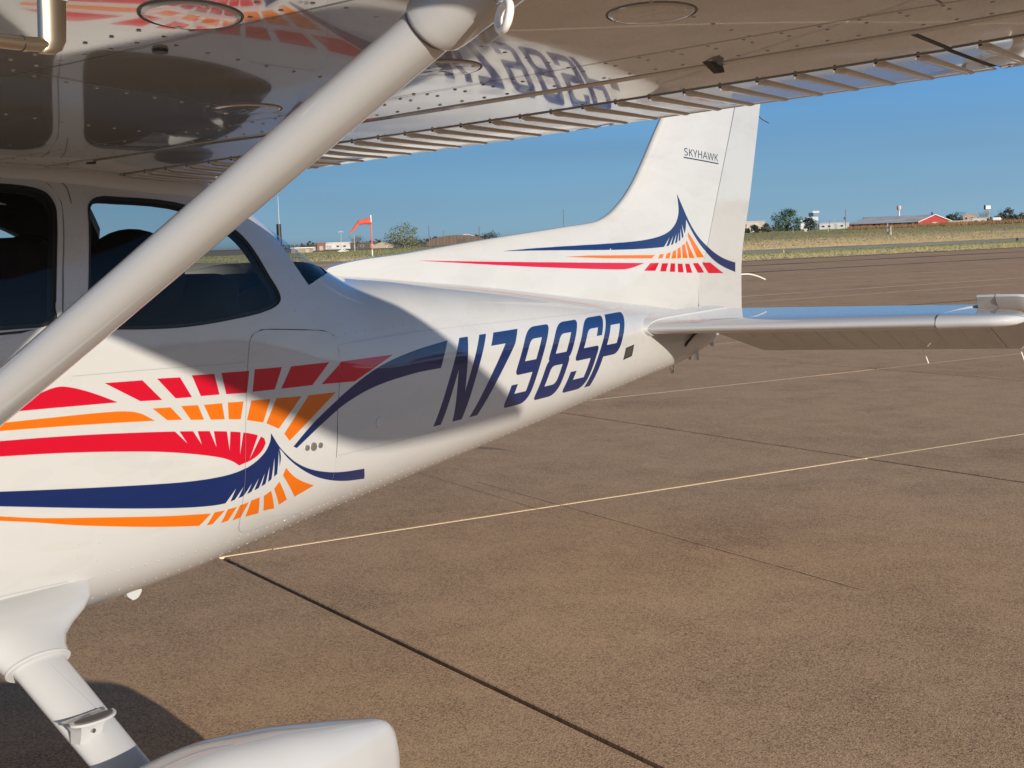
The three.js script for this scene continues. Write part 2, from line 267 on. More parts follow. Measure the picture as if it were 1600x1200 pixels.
// ---- livery: flat print, laid out in metres on the side of the fuselage and the fin
const WHITE = '#e8e6e0', RED = '#e6042e', ORANGE = '#ff7d0c', NAVY = '#0f2b66';
const LIVERY = { red: [
  [1.503,1.277,1.541,1.278,1.612,1.297,1.691,1.319,1.731,1.315,1.795,1.295,1.872,1.262,1.61,1.274],
  [1.838,1.312,1.954,1.307,2.013,1.252,1.943,1.257],
  [2.002,1.306,2.077,1.302,2.113,1.248,2.058,1.251],
  [2.118,1.303,2.196,1.299,2.21,1.244,2.144,1.247],
  [2.222,1.299,2.329,1.294,2.314,1.237,2.235,1.242],
  [2.352,1.296,2.469,1.291,2.432,1.233,2.337,1.237],
  [2.51,1.289,2.691,1.284,2.602,1.227,2.46,1.232],
  [2.646,1.225,2.756,1.28,3.042,1.275,2.817,1.215],
  [1.498,1.216,1.731,1.2,2.026,1.171,2.242,1.143,2.337,1.123,2.376,1.105,2.381,1.091,2.364,1.07,2.323,1.054,2.271,1.047,2.237,1.067,2.185,1.084,2.062,1.112,1.945,1.132,1.728,1.161,1.532,1.18,1.495,1.182]
], orange: [
  [1.5,1.238,1.501,1.255,1.667,1.249,1.805,1.244,1.926,1.236,1.985,1.203,1.803,1.218,1.633,1.23,1.537,1.236],
  [1.981,1.234,2.039,1.23,2.076,1.194,2.026,1.199],
  [2.075,1.229,2.132,1.225,2.15,1.185,2.105,1.19],
  [2.153,1.223,2.217,1.22,2.224,1.177,2.174,1.182],
  [2.239,1.219,2.3,1.215,2.285,1.169,2.239,1.175],
  [2.33,1.214,2.411,1.209,2.375,1.149,2.308,1.164],
  [2.437,1.208,2.549,1.201,2.44,1.123,2.388,1.145],
  [2.582,1.2,2.714,1.194,2.485,1.083,2.463,1.106],
  [1.485,1.054,1.522,1.046,1.617,1.024,1.718,1.006,1.824,0.988,2.017,0.955,2.17,0.934,2.132,0.908,1.979,0.934,1.824,0.966,1.717,0.989,1.616,1.015,1.521,1.036,1.484,1.045],
  [2.183,0.935,2.221,0.933,2.181,0.903,2.16,0.904],
  [2.232,0.934,2.268,0.934,2.24,0.901,2.214,0.9],
  [2.28,0.936,2.314,0.939,2.289,0.9,2.26,0.898],
  [2.324,0.941,2.36,0.944,2.369,0.897,2.31,0.899],
  [2.378,0.944,2.409,0.954,2.441,0.897,2.39,0.9],
  [2.422,0.957,2.443,0.974,2.492,0.913,2.459,0.904],
  [2.469,1.009,2.499,0.982,2.547,0.957,2.613,0.933,2.527,0.915,2.457,0.989]
], navy: [
  [1.489,1.106,1.721,1.075,1.939,1.048,2.098,1.031,2.227,1.026,2.312,1.036,2.374,1.062,2.402,1.091,2.406,1.115,2.437,1.073,2.447,1.048,2.443,1.025,2.432,0.999,2.407,0.987,2.381,0.978,2.35,0.971,2.315,0.966,2.286,0.959,2.253,0.956,2.207,0.951,2.099,0.963,1.937,0.989,1.719,1.03,1.486,1.076],
  [2.406,1.115,2.44,1.071,2.468,1.048,2.512,1.016,2.582,0.985,2.682,0.96,2.774,0.947,2.881,0.939,2.905,0.903,2.789,0.915,2.683,0.937,2.597,0.965,2.524,1.002,2.473,1.037,2.449,1.061,2.435,1.07],
  [2.502,1.064,2.591,1.117,2.721,1.172,2.843,1.216,2.986,1.254,3.182,1.279,3.387,1.292,3.325,1.206,3.167,1.207,2.925,1.191,2.752,1.155,2.63,1.108,2.517,1.058]
], gaps: [
  [2.046,1.17,2.062,1.169,2.09,1.13],
  [2.107,1.164,2.125,1.161,2.138,1.121],
  [2.166,1.156,2.182,1.154,2.189,1.107],
  [2.229,1.147,2.243,1.145,2.236,1.091],
  [2.282,1.137,2.293,1.134,2.275,1.074],
  [2.35,1.118,2.362,1.112,2.31,1.056],
  [2.215,0.948,2.237,0.95,2.259,0.987],
  [2.252,0.953,2.267,0.952,2.29,0.987],
  [2.284,0.956,2.3,0.958,2.323,0.992],
  [2.316,0.962,2.33,0.963,2.351,1.0],
  [2.35,0.968,2.362,0.97,2.376,1.01],
  [2.379,0.975,2.391,0.976,2.396,1.025],
  [2.405,0.984,2.417,0.988,2.417,1.047],
  [2.43,0.998,2.441,1.008,2.437,1.065]
] };
const FINLIV = { red: [
  [3.73,1.555,4.057,1.54,4.877,1.509,5.386,1.49,5.24,1.466,5.084,1.472,4.494,1.503,3.993,1.537],
  [5.444,1.488,5.525,1.486,5.489,1.451,5.383,1.455],
  [5.556,1.483,5.618,1.481,5.593,1.444,5.537,1.446],
  [5.645,1.48,5.69,1.478,5.686,1.438,5.632,1.441],
  [5.717,1.476,5.767,1.474,5.778,1.432,5.719,1.435],
  [5.795,1.473,5.841,1.472,5.871,1.427,5.811,1.429],
  [5.879,1.472,5.937,1.472,6.012,1.423,5.934,1.424],
  [5.981,1.473,6.093,1.469,6.28,1.409,6.071,1.417]
], orange: [
  [4.719,1.539,4.908,1.539,5.492,1.524,5.457,1.509,5.059,1.522],
  [5.536,1.525,5.58,1.526,5.561,1.506,5.521,1.507],
  [5.606,1.527,5.651,1.533,5.632,1.504,5.591,1.505],
  [5.67,1.535,5.706,1.543,5.7,1.502,5.654,1.503],
  [5.721,1.548,5.753,1.555,5.755,1.502,5.713,1.501],
  [5.766,1.561,5.8,1.57,5.824,1.5,5.772,1.501],
  [5.809,1.577,5.823,1.585,5.9,1.497,5.843,1.499],
  [5.84,1.625,5.867,1.606,6.006,1.498,5.928,1.499,5.835,1.606]
], navy: [
  [4.277,1.575,4.556,1.582,5.22,1.587,5.47,1.598,5.629,1.622,5.712,1.663,5.748,1.709,5.753,1.751,5.744,1.81,5.789,1.734,5.824,1.691,5.818,1.641,5.792,1.603,5.736,1.581,5.68,1.571,5.581,1.557,5.219,1.555,4.556,1.571],
  [5.744,1.81,5.852,1.674,5.971,1.582,6.116,1.526,6.278,1.483,6.453,1.458,6.45,1.409,6.276,1.441,6.114,1.486,5.96,1.559,5.824,1.681,5.763,1.764]
], gaps: [
  [5.578,1.555,5.605,1.56,5.646,1.605],
  [5.631,1.562,5.653,1.566,5.686,1.613],
  [5.673,1.567,5.695,1.571,5.719,1.621],
  [5.717,1.573,5.735,1.577,5.743,1.629],
  [5.754,1.584,5.773,1.589,5.761,1.646],
  [5.792,1.597,5.811,1.605,5.777,1.666]
] };
// block letters: unit outlines with rounded corners ('r'), holes after the outline
const GL = {
  N: [[[0, 0], [.26, 0], [.25, .62], [.67, 0], [1, 0], [1, 1], [.74, 1], [.74, .34], [.31, 1], [0, 1]]],
  7: [[[0, 1], [1, 1], [1, .82], [.32, 0], [.02, 0], [.58, .84], [0, .84]]],
  9: [[[0, 0, 1], [1, 0, 2], [1, 1, 1], [0, 1, 2], [0, .40, 1], [.74, .40], [.74, .16], [.26, .16], [.26, .28], [0, .28]], [[.26, .56], [.74, .56], [.74, .84], [.26, .84, 1]]],
  8: [[[0, 0, 1], [1, 0, 2], [1, .47, 1], [.94, .5], [1, .54, 1], [1, 1, 1], [0, 1, 2], [0, .53, 1], [.06, .5], [0, .45, 1]], [[.26, .16], [.74, .16, 1], [.74, .42], [.26, .42, 1]], [[.26, .58], [.74, .58], [.74, .84], [.26, .84, 1]]],
  S: [[[0, 0, 1], [1, 0, 2], [1, .58, 1], [.26, .58], [.26, .84, 1], [.74, .84], [.74, .72], [1, .72], [1, 1, 1], [0, 1, 2], [0, .42, 1], [.74, .42], [.74, .16], [.26, .16], [.26, .28], [0, .28]]],
  P: [[[0, 0], [.26, 0], [.26, .40], [1, .40, 2], [1, 1, 1], [0, 1]], [[.26, .56], [.74, .56], [.74, .84], [.26, .84]]],
};
const REG = [['N', 3.272, .190, .196], ['7', 3.512, .186, .200], ['9', 3.757, .190, .215], ['8', 3.998, .195, .230], ['S', 4.243, .205, .240], ['P', 4.460, .215, .258]];
function loop(c, pts) {   // pts [x, y, r] in pixels
  const n = pts.length; c.moveTo((pts[0][0] + pts[n - 1][0]) / 2, (pts[0][1] + pts[n - 1][1]) / 2);
  for (let i = 0; i < n; i++) {
    const p = pts[i], a = pts[(i + n - 1) % n], b = pts[(i + 1) % n];
    if (!p[2]) { c.lineTo(p[0], p[1]); continue; }
    const la = Math.hypot(a[0] - p[0], a[1] - p[1]), lb = Math.hypot(b[0] - p[0], b[1] - p[1]), ra = Math.min(p[2], la / 2.05), rb = Math.min(p[2], lb / 2.05);
    c.lineTo(p[0] + (a[0] - p[0]) / la * ra, p[1] + (a[1] - p[1]) / la * ra); c.quadraticCurveTo(p[0], p[1], p[0] + (b[0] - p[0]) / lb * rb, p[1] + (b[1] - p[1]) / lb * rb);
  }
  c.closePath();
}
// smooth long bands where the outline bends gently, corners kept
function poly(c, flat, X, Y) {
  const q = []; for (let i = 0; i < flat.length; i += 2) q.push([X(flat[i]), Y(flat[i + 1])]);
  const n = q.length, soft = q.map((p, i) => { const a = q[(i + n - 1) % n], b = q[(i + 1) % n], u = Math.atan2(p[1] - a[1], p[0] - a[0]), v = Math.atan2(b[1] - p[1], b[0] - p[0]); let d = Math.abs(u - v); if (d > Math.PI) d = 2 * Math.PI - d; return d < .62 && n > 5; });
  c.beginPath(); c.moveTo((q[0][0] + q[n - 1][0]) / 2, (q[0][1] + q[n - 1][1]) / 2);
  for (let i = 0; i < n; i++) {
    const p = q[i], b = q[(i + 1) % n], m = [(p[0] + b[0]) / 2, (p[1] + b[1]) / 2];
    if (soft[i]) c.quadraticCurveTo(p[0], p[1], m[0], m[1]); else { c.lineTo(p[0], p[1]); c.lineTo(m[0], m[1]); }
  }
  c.closePath(); c.fill();
}
function liveryTexture(x0, y0, wide, w, h, liv, extra) {
  const cv = document.createElement('canvas'); cv.width = w; cv.height = h; const c = cv.getContext('2d'), s = w / wide, X = (x) => (x - x0) * s, Y = (y) => h - (y - y0) * s;
  c.fillStyle = WHITE; c.fillRect(0, 0, w, h);
  // faint grime, soft and uneven
  const rnd = mulberry(91); for (let i = 0; i < 260; i++) { c.fillStyle = 'rgba(120,105,85,' + (.008 + rnd() * .012) + ')'; c.beginPath(); c.ellipse(rnd() * w, rnd() * h, 20 + rnd() * 130, 6 + rnd() * 30, rnd() * .4 - .2, 0, 7); c.fill(); }
  for (const [k, f] of [['red', RED], ['orange', ORANGE], ['navy', NAVY], ['gaps', WHITE]]) { c.fillStyle = f; for (const a of liv[k]) poly(c, a, X, Y); }
  extra?.(c, X, Y, s);
  const t = new THREE.CanvasTexture(cv); t.colorSpace = THREE.SRGBColorSpace; t.anisotropy = 8; t.generateMipmaps = true; t.minFilter = THREE.LinearMipmapLinearFilter; return t;
}
function registration(c, X, Y, s) {
  const b = 1.017, h = .277; c.fillStyle = NAVY;
  for (const [ch, x0, w, sh] of REG) { c.beginPath(); for (const ring of GL[ch]) loop(c, ring.map(([u, v, r]) => [X(x0 + u * w + v * sh), Y(b + v * h), (r || 0) * .030 * s])); c.fill('evenodd'); }
}
const coat = { clearcoat: 1, clearcoatRoughness: .04 };
const waveTex = dataTex(512, (u, v) => { const a = .66 * fbm(u, v, 4, 3, .45) + .24 * noise(u * 9, v * 9, 9, 9) + .10 * noise(u * 23, v * 23, 23, 23); return [a, a, a]; });
const paint = (o) => new THREE.MeshPhysicalMaterial({ color: col(.475, .475, .468), roughness: .5, specularIntensity: .12, ...coat, ...o });
const whitePaint = paint();
const sideWave = waveTex.clone(); sideWave.repeat.set(2.3 * .7, 1.15 * .7); sideWave.needsUpdate = true;
const cabinPaint = paint({ bumpMap: sideWave, bumpScale: .0022, color: col(.60, .605, .615), map: liveryTexture(.9, .55, 2.3, 2048, 1024, LIVERY, registration) });
const tailPaint = paint({ bumpMap: sideWave, bumpScale: .0022, color: col(.60, .605, .615), map: liveryTexture(3.2, .55, 2.3, 2048, 1024, LIVERY, registration) });
const wingTex = waveTex.clone(); wingTex.repeat.set(.55, .55); wingTex.needsUpdate = true;
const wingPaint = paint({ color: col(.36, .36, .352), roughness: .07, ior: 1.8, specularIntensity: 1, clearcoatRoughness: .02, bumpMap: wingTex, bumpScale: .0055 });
const finPaint = paint({ color: col(.60, .605, .615), map: liveryTexture(3.5, 1.25, 3.4, 2048, 640, FINLIV, (c, X, Y, s) => {
  c.save(); c.translate(X(5.842), Y(1.997)); c.rotate(Math.atan2(.0225, .375)); c.fillStyle = '#23242c'; c.font = '100px sans-serif';
  const tw = c.measureText('SKYHAWK').width; c.scale(.368 * s / tw, .036 * s / 73); c.fillText('SKYHAWK', 0, 0); c.restore();
  c.strokeStyle = '#23242c'; c.lineWidth = 3.2; c.beginPath(); c.moveTo(X(5.837), Y(1.986)); c.lineTo(X(6.212), Y(1.964)); c.stroke();
}) });
const darkTrim = mat(.02, .02, .022, .5), rubber = mat(.015, .015, .016, .55), seamMat = mat(.16, .15, .145, .7), steel = mat(.62, .60, .56, .3, 1), lining = new THREE.MeshPhysicalMaterial({ color: col(.018, .018, .018), roughness: .95, specularIntensity: .15 }), seatMat = new THREE.MeshPhysicalMaterial({ color: col(.010, .010, .011), roughness: .85, specularIntensity: .2 });
const glass = new THREE.MeshPhysicalMaterial({ color: col(.90, .915, .915), transmission: 1, roughness: .01, thickness: 0, ior: 1.45, specularIntensity: .45 });

// ---- windows cut through skin and lining
function prismXY(flat, z0, z1, sc = 1) {
  let cx = 0, cy = 0; const n = flat.length / 2; for (let i = 0; i < n; i++) { cx += flat[2 * i] / n; cy += flat[2 * i + 1] / n; }
  const s = new THREE.Shape(); for (let i = 0; i < n; i++) s[i ? 'lineTo' : 'moveTo'](cx + (flat[2 * i] - cx) * sc, cy + (flat[2 * i + 1] - cy) * sc);
  return new THREE.ExtrudeGeometry(s, { depth: z1 - z0, bevelEnabled: false }).translate(0, 0, z0);
}
function roundPath(flat, per = 4, sharp = 9) {   // closed smooth outline through the points
  const v = []; for (let i = 0; i < flat.length; i += 2) v.push(new THREE.Vector3(flat[i], flat[i + 1], 0));
  const c = new THREE.CatmullRomCurve3(v, true, 'centripetal'), o = []; for (const p of c.getPoints(v.length * per).slice(0, -1)) o.push(p.x, p.y); return o;
}
const doorWindow = roundPath([1.715, 1.474, 1.722, 1.52, 1.745, 1.62, 1.770, 1.70, 1.778, 1.735, 1.768, 1.765, 1.735, 1.779, 1.649, 1.787, 1.5, 1.79, 1.2, 1.79, 1.0, 1.76, .95, 1.70, .94, 1.55, .96, 1.475, 1.05, 1.462, 1.35, 1.461, 1.6, 1.459, 1.69, 1.461], 3);
const sideWindow = roundPath([1.812, 1.475, 1.827, 1.571, 1.862, 1.695, 1.878, 1.738, 1.912, 1.757, 1.99, 1.757, 2.16, 1.745, 2.285, 1.712, 2.385, 1.664, 2.425, 1.625, 2.471, 1.543, 2.500, 1.496, 2.499, 1.474, 2.448, 1.453, 2.265, 1.435, 2.114, 1.428, 2.012, 1.43, 1.9, 1.437, 1.835, 1.445], 3);
function prismXZ(pts, y0, y1) { const s = new THREE.Shape(); pts.forEach(([x, z], i) => s[i ? 'lineTo' : 'moveTo'](x, -z)); return new THREE.ExtrudeGeometry(s, { depth: y1 - y0, bevelEnabled: false }).rotateX(-Math.PI / 2).translate(0, y0, 0); }
const mirrorXZ = (h) => [...h, ...h.slice().reverse().filter((p) => p[1] > 1e-6).map(([x, z]) => [x, -z])];
const rearGlassPlan = mirrorXZ([[2.35, 0], [2.36, .14], [2.42, .25], [2.52, .305], [2.59, .345], [2.612, .382], [2.617, .406], [2.631, .422], [2.649, .434], [2.67, .444], [2.698, .434], [2.728, .422], [2.763, .406], [2.807, .383], [2.874, .339], [2.925, .25], [2.955, .12], [2.965, 0]]);
const shieldPlan = mirrorXZ([[.12, 0], [.14, .25], [.20, .40], [.34, .455], [.60, .44], [.62, .3], [.62, 0]]);
const ev = new Evaluator(); ev.attributes = ['position', 'normal', 'uv']; ev.useGroups = false;
const brush = (g) => { const b = new Brush(g); b.updateMatrixWorld(); return b; };
const cutters = [prismXY(doorWindow, -1, 1), prismXY(sideWindow, -1, 1), prismXZ(rearGlassPlan, 1.40, 2.4), prismXZ(shieldPlan, 1.42, 2.4)];
function cut(g) { let b = brush(g); for (const c of cutters) b = ev.evaluate(b, brush(c), HOLLOW_SUBTRACTION); return b.geometry; }
const cabin = part('fuselage_cabin', cut(hull(-1.1, 3.2, 0, 'cabin')), cabinPaint, plane);
part('cabin_lining', cut(hull(.1, 3.12, -.03, 'cabin')), lining, plane);
const tailP = part('fuselage_tail', hull(3.2, 6.14, 0, 'tail', 0, NR), tailPaint, plane);
part('fuselage_tail', hull(3.2, 6.14, 0, 'tail', NR, M), whitePaint, plane);
{ // ends
  const endCap = (i, name) => { const g = new THREE.BufferGeometry(), p = [XS[i], fYM(XS[i]), 0], idx = []; rings[i].forEach((q) => p.push(q.x, q.y, q.z)); for (let j = 0; j < M; j++) idx.push(0, 1 + j, 1 + (j + 1) % M); g.setAttribute('position', new THREE.Float32BufferAttribute(p, 3)); g.setAttribute('uv', new THREE.Float32BufferAttribute(new Array(p.length / 3 * 2).fill(.5), 2)); g.setIndex(idx); g.computeVertexNormals(); part(name, g, whitePaint, plane); };
  endCap(0, 'cowl_front'); endCap(XS.length - 1, 'tail_cap');
}
for (const [g, c, nm] of [[doorWindow, 0, 'door_window'], [sideWindow, 1, 'side_window']]) for (const side of [1, -1]) part(nm, ev.evaluate(brush(hull(.3, 3.16, -.004, 'cabin')), brush(prismXY(g, side > 0 ? 0 : -1, side > 0 ? 1 : 0, 1.008)), HOLLOW_INTERSECTION).geometry, glass, plane);
part('rear_window', ev.evaluate(brush(hull(.3, 3.16, -.003, 'cabin')), brush(cutters[2]), HOLLOW_INTERSECTION).geometry, glass, plane);
part('windshield', ev.evaluate(brush(hull(-.3, 1.2, -.003, 'cabin')), brush(cutters[3]), HOLLOW_INTERSECTION).geometry, glass, plane);

// ---- strips and panels that follow the skin
function strip(rows) {   // rows: arrays of [p, n] of equal length
  const p = [], n = [], uv = [], idx = [], c = rows[0].length;
  rows.forEach((r, i) => { r.forEach(([q, m]) => { p.push(q.x, q.y, q.z); n.push(m.x, m.y, m.z); uv.push(...uvOf('cabin', q.x, q.y)); }); if (i) for (let j = 0; j < c - 1; j++) { const a = (i - 1) * c + j, b = a + c; idx.push(a, b, a + 1, b, b + 1, a + 1); } });
  faceOut(p, n, idx);
  const g = new THREE.BufferGeometry(); g.setAttribute('position', new THREE.Float32BufferAttribute(p, 3)); g.setAttribute('normal', new THREE.Float32BufferAttribute(n, 3)); g.setAttribute('uv', new THREE.Float32BufferAttribute(uv, 2)); g.setIndex(idx); return g;
}
function densify(flat, step, closed) { const o = [], n = flat.length / 2; for (let i = 0; i < n - (closed ? 0 : 1); i++) { const j = (i + 1) % n, ax = flat[2 * i], ay = flat[2 * i + 1], bx = flat[2 * j], by = flat[2 * j + 1], k = Math.max(1, Math.ceil(Math.hypot(bx - ax, by - ay) / step)); for (let s = 0; s < k; s++) o.push([lerp(ax, bx, s / k), lerp(ay, by, s / k)]); } if (!closed) o.push(flat.slice(-2)); return o; }
function offsets(q, closed) { const n = q.length; return q.map((p, i) => { const a = q[closed ? (i + n - 1) % n : Math.max(0, i - 1)], b = q[closed ? (i + 1) % n : Math.min(n - 1, i + 1)], l = Math.hypot(b[0] - a[0], b[1] - a[1]) || 1; return [-(b[1] - a[1]) / l, (b[0] - a[0]) / l]; }); }
function ribbon(flat, width, off, closed = false) { const q = densify(flat, .02, closed), o = offsets(q, closed), l = [], r = []; const m = q.length + (closed ? 1 : 0); for (let k = 0; k < m; k++) { const i = k % q.length; l.push(skin(q[i][0] - o[i][0] * width / 2, q[i][1] - o[i][1] * width / 2, off)); r.push(skin(q[i][0] + o[i][0] * width / 2, q[i][1] + o[i][1] * width / 2, off)); } return strip([l, r]); }
function band(flat, profile, closed = true) {   // profile: list of [inward distance, height]
  const q = densify(flat, .02, closed), o = offsets(q, closed), n = q.length; let A = 0; for (let i = 0; i < n; i++) { const j = (i + 1) % n; A += q[i][0] * q[j][1] - q[j][0] * q[i][1]; } const sg = A > 0 ? 1 : -1;
  return strip(profile.map(([d, h]) => { const r = []; for (let k = 0; k < n + (closed ? 1 : 0); k++) { const i = k % n; r.push(skin(q[i][0] + o[i][0] * d * sg, q[i][1] + o[i][1] * d * sg, h)); } return r; }));
}
function panel(flat, off, edge) {   // raised panel with a rounded edge, rings towards its centre
  const q = densify(flat, .02, true), n = q.length; let cx = 0, cy = 0; q.forEach((p) => { cx += p[0] / n; cy += p[1] / n; });
  const rows = [[1, 0], [1, off * .6], [1 - edge, off]]; for (let k = 1; k <= 12; k++) rows.push([(1 - edge) * (1 - k / 12), off]);
  return strip(rows.map(([s, h]) => { const r = []; for (let k = 0; k <= n; k++) { const p = q[k % n]; r.push(skin(cx + (p[0] - cx) * s, cy + (p[1] - cy) * s, h)); } return r; }));
}
for (const w of [doorWindow, sideWindow]) {
  part('window_seal', band(w, [[-.001, .0012], [.0005, .0022], [.002, .0012], [.003, -.03]]), rubber, plane);
  part('window_border', band(w, [[0, -.0036], [.008, -.0036]]), darkTrim, plane);
}
// cabin door: seam, raised frame round the window, latch cover
{
  const outline = roundPath([1.728, 1.445, 1.735, 1.50, 1.755, 1.589, 1.788, 1.70, 1.799, 1.745, 1.785, 1.785, 1.745, 1.806, 1.66, 1.812, 1.4, 1.815, 1.1, 1.81, .96, 1.79, .915, 1.72, .91, 1.5, .91, 1.2, .91, .95, .94, .90, 1.1, .885, 1.4, .88, 1.62, .885, 1.68, .92, 1.69, 1.0, 1.70, 1.2], 3);
  const upper = roundPath([1.728, 1.448, 1.735, 1.50, 1.755, 1.589, 1.788, 1.70, 1.799, 1.745, 1.785, 1.785, 1.745, 1.806, 1.66, 1.812, 1.4, 1.815, 1.1, 1.81, .96, 1.79, .915, 1.72, .91, 1.5, .92, 1.448], 3);
  const d = part('cabin_door', band(upper, [[.0028, .0005], [.0032, .0026], [.0075, .003], [.0165, .0026], [.018, .0008]]), cabinPaint, plane);
  part('door_seam', ribbon([1.722, 1.42, 1.728, 1.448, 1.755, 1.589, 1.788, 1.70, 1.799, 1.745, 1.785, 1.785, 1.745, 1.806, 1.66, 1.812, 1.4, 1.815, 1.1, 1.81], .0042, .0007), seamMat, d);
  part('door_jamb', ribbon([1.828, 1.742, 1.834, 1.778, 1.816, 1.813, 1.76, 1.832, 1.681, 1.842, 1.5, 1.848], .003, .0007), seamMat, d);
  part('window_catch', panel(roundPath([1.56, 1.806, 1.60, 1.8075, 1.66, 1.807, 1.70, 1.803, 1.66, 1.7985, 1.60, 1.799], 3), .003, .3), seamMat, d);
  part('door_sill', ribbon([1.715, 1.452, 1.4, 1.449, 1.0, 1.449], .006, .0008), rubber, d);
}
// baggage door
{
  const o = roundPath([2.290, .90, 2.293, 1.0, 2.300, 1.12, 2.318, 1.26, 2.334, 1.345, 2.350, 1.384, 2.395, 1.398, 2.45, 1.396, 2.58, 1.385, 2.685, 1.3745, 2.730, 1.358, 2.745, 1.315, 2.734, 1.22, 2.715, 1.12, 2.709, 1.0, 2.706, .92, 2.69, .882, 2.64, .862, 2.5, .852, 2.36, .848, 2.305, .86], 3);
  const d = part('baggage_door', panel(o, .0016, .012), cabinPaint, plane);
  part('door_seam', ribbon(o, .0016, .0009, true), mat(.25, .24, .23, .7), d);
  part('door_seam', ribbon([2.336, 1.35, 2.352, 1.385, 2.395, 1.3985, 2.45, 1.3965, 2.58, 1.3855, 2.685, 1.375, 2.730, 1.3585, 2.745, 1.315, 2.734, 1.22, 2.715, 1.12, 2.709, 1.0], .0042, .0010), mat(.03, .03, .03, .8), d);
  for (const [x, y, r] of [[2.563, 1.0515, .0085], [2.594, 1.0505, .0125], [2.626, 1.050, .0085]]) { const [p, n] = skin(x, y, .004); const g = new THREE.CylinderGeometry(r * .92, r, .005, 20).rotateX(Math.PI / 2); const m = part('latch_button', g, mat(.34, .33, .31, .45, .8), d); m.position.copy(p); m.quaternion.setFromUnitVectors(new THREE.Vector3(0, 0, 1), n); }
}
{ // seams between skin panels, static port, data plate
  const faint = mat(.34, .335, .32, .6);
  [ribbon([1.745, 1.338, 1.95, 1.332, 2.15, 1.325, 2.318, 1.318], .0018, .0005), ribbon([2.75, 1.33, 3.2, 1.335, 3.6, 1.330, 4.2, 1.318, 4.9, 1.305], .0014, .0005), ribbon([2.72, 1.005, 3.0, 1.0, 3.35, 1.0], .002, .0005), ribbon([1.3, .865, 1.60, .855, 1.72, .85], .0018, .0005), ribbon([4.98, .99, 4.98, 1.33], .0012, .0004)].forEach((g) => part('skin_seam', g, faint, plane));
  const disc = (x, y, r, h, m, name) => { const [p, n] = skin(x, y, h / 2 + .0004); const o = part(name, new THREE.CylinderGeometry(r * .9, r, h, 28).rotateX(Math.PI / 2), m, plane); o.position.copy(p); o.quaternion.setFromUnitVectors(new THREE.Vector3(0, 0, 1), n); return o; };
  disc(2.938, 1.075, .017, .003, paint({ color: col(.5, .5, .5) }), 'static_port');
  const dp = part('data_plate', panel([4.832, 1.094, 4.93, 1.102, 4.958, 1.150, 4.862, 1.143], .002, .06), mat(.035, .030, .026, .6), plane);
  [ribbon([4.868, 1.131, 4.932, 1.137], .002, .0026), ribbon([4.862, 1.121, 4.925, 1.127], .002, .0026), ribbon([4.856, 1.110, 4.915, 1.116], .002, .0026)].forEach((g) => part('plate_text', g, mat(.10, .09, .08, .6), dp));
}
// ---- rivets: small domes along the seams
function domes(list, r, h, material, parent) {
  const g = new THREE.SphereGeometry(1, 8, 4, 0, 7, 0, Math.PI / 2).rotateX(Math.PI / 2).scale(r, r, h), im = new THREE.InstancedMesh(g, material, list.length), q = new THREE.Quaternion(), z = new THREE.Vector3(0, 0, 1), m = new THREE.Matrix4();
  list.forEach(([p, n], i) => im.setMatrixAt(i, m.compose(p, q.setFromUnitVectors(z, n), new THREE.Vector3(1, 1, 1)))); im.name = 'rivets'; im.userData.kind = 'stuff'; im.castShadow = im.receiveShadow = true; parent.add(im); return im;
}
{
  const L = [], row = (flat, d) => densify(flat, d, false).forEach(([x, y]) => L.push(skin(x, y, 0)));
  row([1.742, .80, 1.738, .94], .036); row([1.74, 1.33, 1.772, 1.43], .042); row([1.80, .80, 1.80, .93], .05);
  row([1.2, .80, 1.66, .80, 1.74, .80], .04); row([1.2, .845, 1.7, .845, 2.28, .83, 2.75, .85, 3.2, .885], .045); row([1.75, .775, 2.3, .785, 2.75, .81, 3.3, .85], .045); row([2.30, .79, 2.32, .845], .03);
  row([2.73, .85, 2.74, .92], .035); row([3.3, .865, 3.9, .895, 4.5, .94, 5.1, .985, 5.5, 1.02], .05); row([5.08, .985, 5.10, 1.08], .028); row([1.793, 1.47, 1.800, 1.56, 1.822, 1.66], .045);
  row([2.56, 1.44, 2.62, 1.62], .05); row([2.80, 1.36, 3.2, 1.36, 4.2, 1.335, 5.0, 1.31], .06);
  domes(L, .0034, .0013, whitePaint, plane);
}

// ---- lofted surfaces
function loft(sections, { closed = true, caps = true, crease = 40, uv = (p) => [p.x / 1, p.z / 1] } = {}) {
  const p = [], t = [], idx = [], c = sections[0].length, cols = closed ? c + 1 : c;
  sections.forEach((s, i) => { for (let j = 0; j < cols; j++) { const q = s[j % c]; p.push(q.x, q.y, q.z); t.push(...uv(q)); } if (i) for (let j = 0; j < cols - 1; j++) { const a = (i - 1) * cols + j, b = a + cols; idx.push(a, b, a + 1, b, b + 1, a + 1); } });
  if (caps) for (const [k, s] of [[0, sections[0]], [1, sections[sections.length - 1]]]) {
    const m = new THREE.Vector3(); s.forEach((q) => m.addScaledVector(q, 1 / c)); const o = p.length / 3; p.push(m.x, m.y, m.z); t.push(...uv(m)); s.forEach((q) => { p.push(q.x, q.y, q.z); t.push(...uv(q)); });
    for (let j = 0; j < c; j++) idx.push(...(k ? [o, o + 1 + j, o + 1 + (j + 1) % c] : [o, o + 1 + (j + 1) % c, o + 1 + j]));
  }
  const g = new THREE.BufferGeometry(); g.setAttribute('position', new THREE.Float32BufferAttribute(p, 3)); g.setAttribute('uv', new THREE.Float32BufferAttribute(t, 2)); g.setIndex(idx);
  return crease ? creased(g, crease) : (g.computeVertexNormals(), g);
}
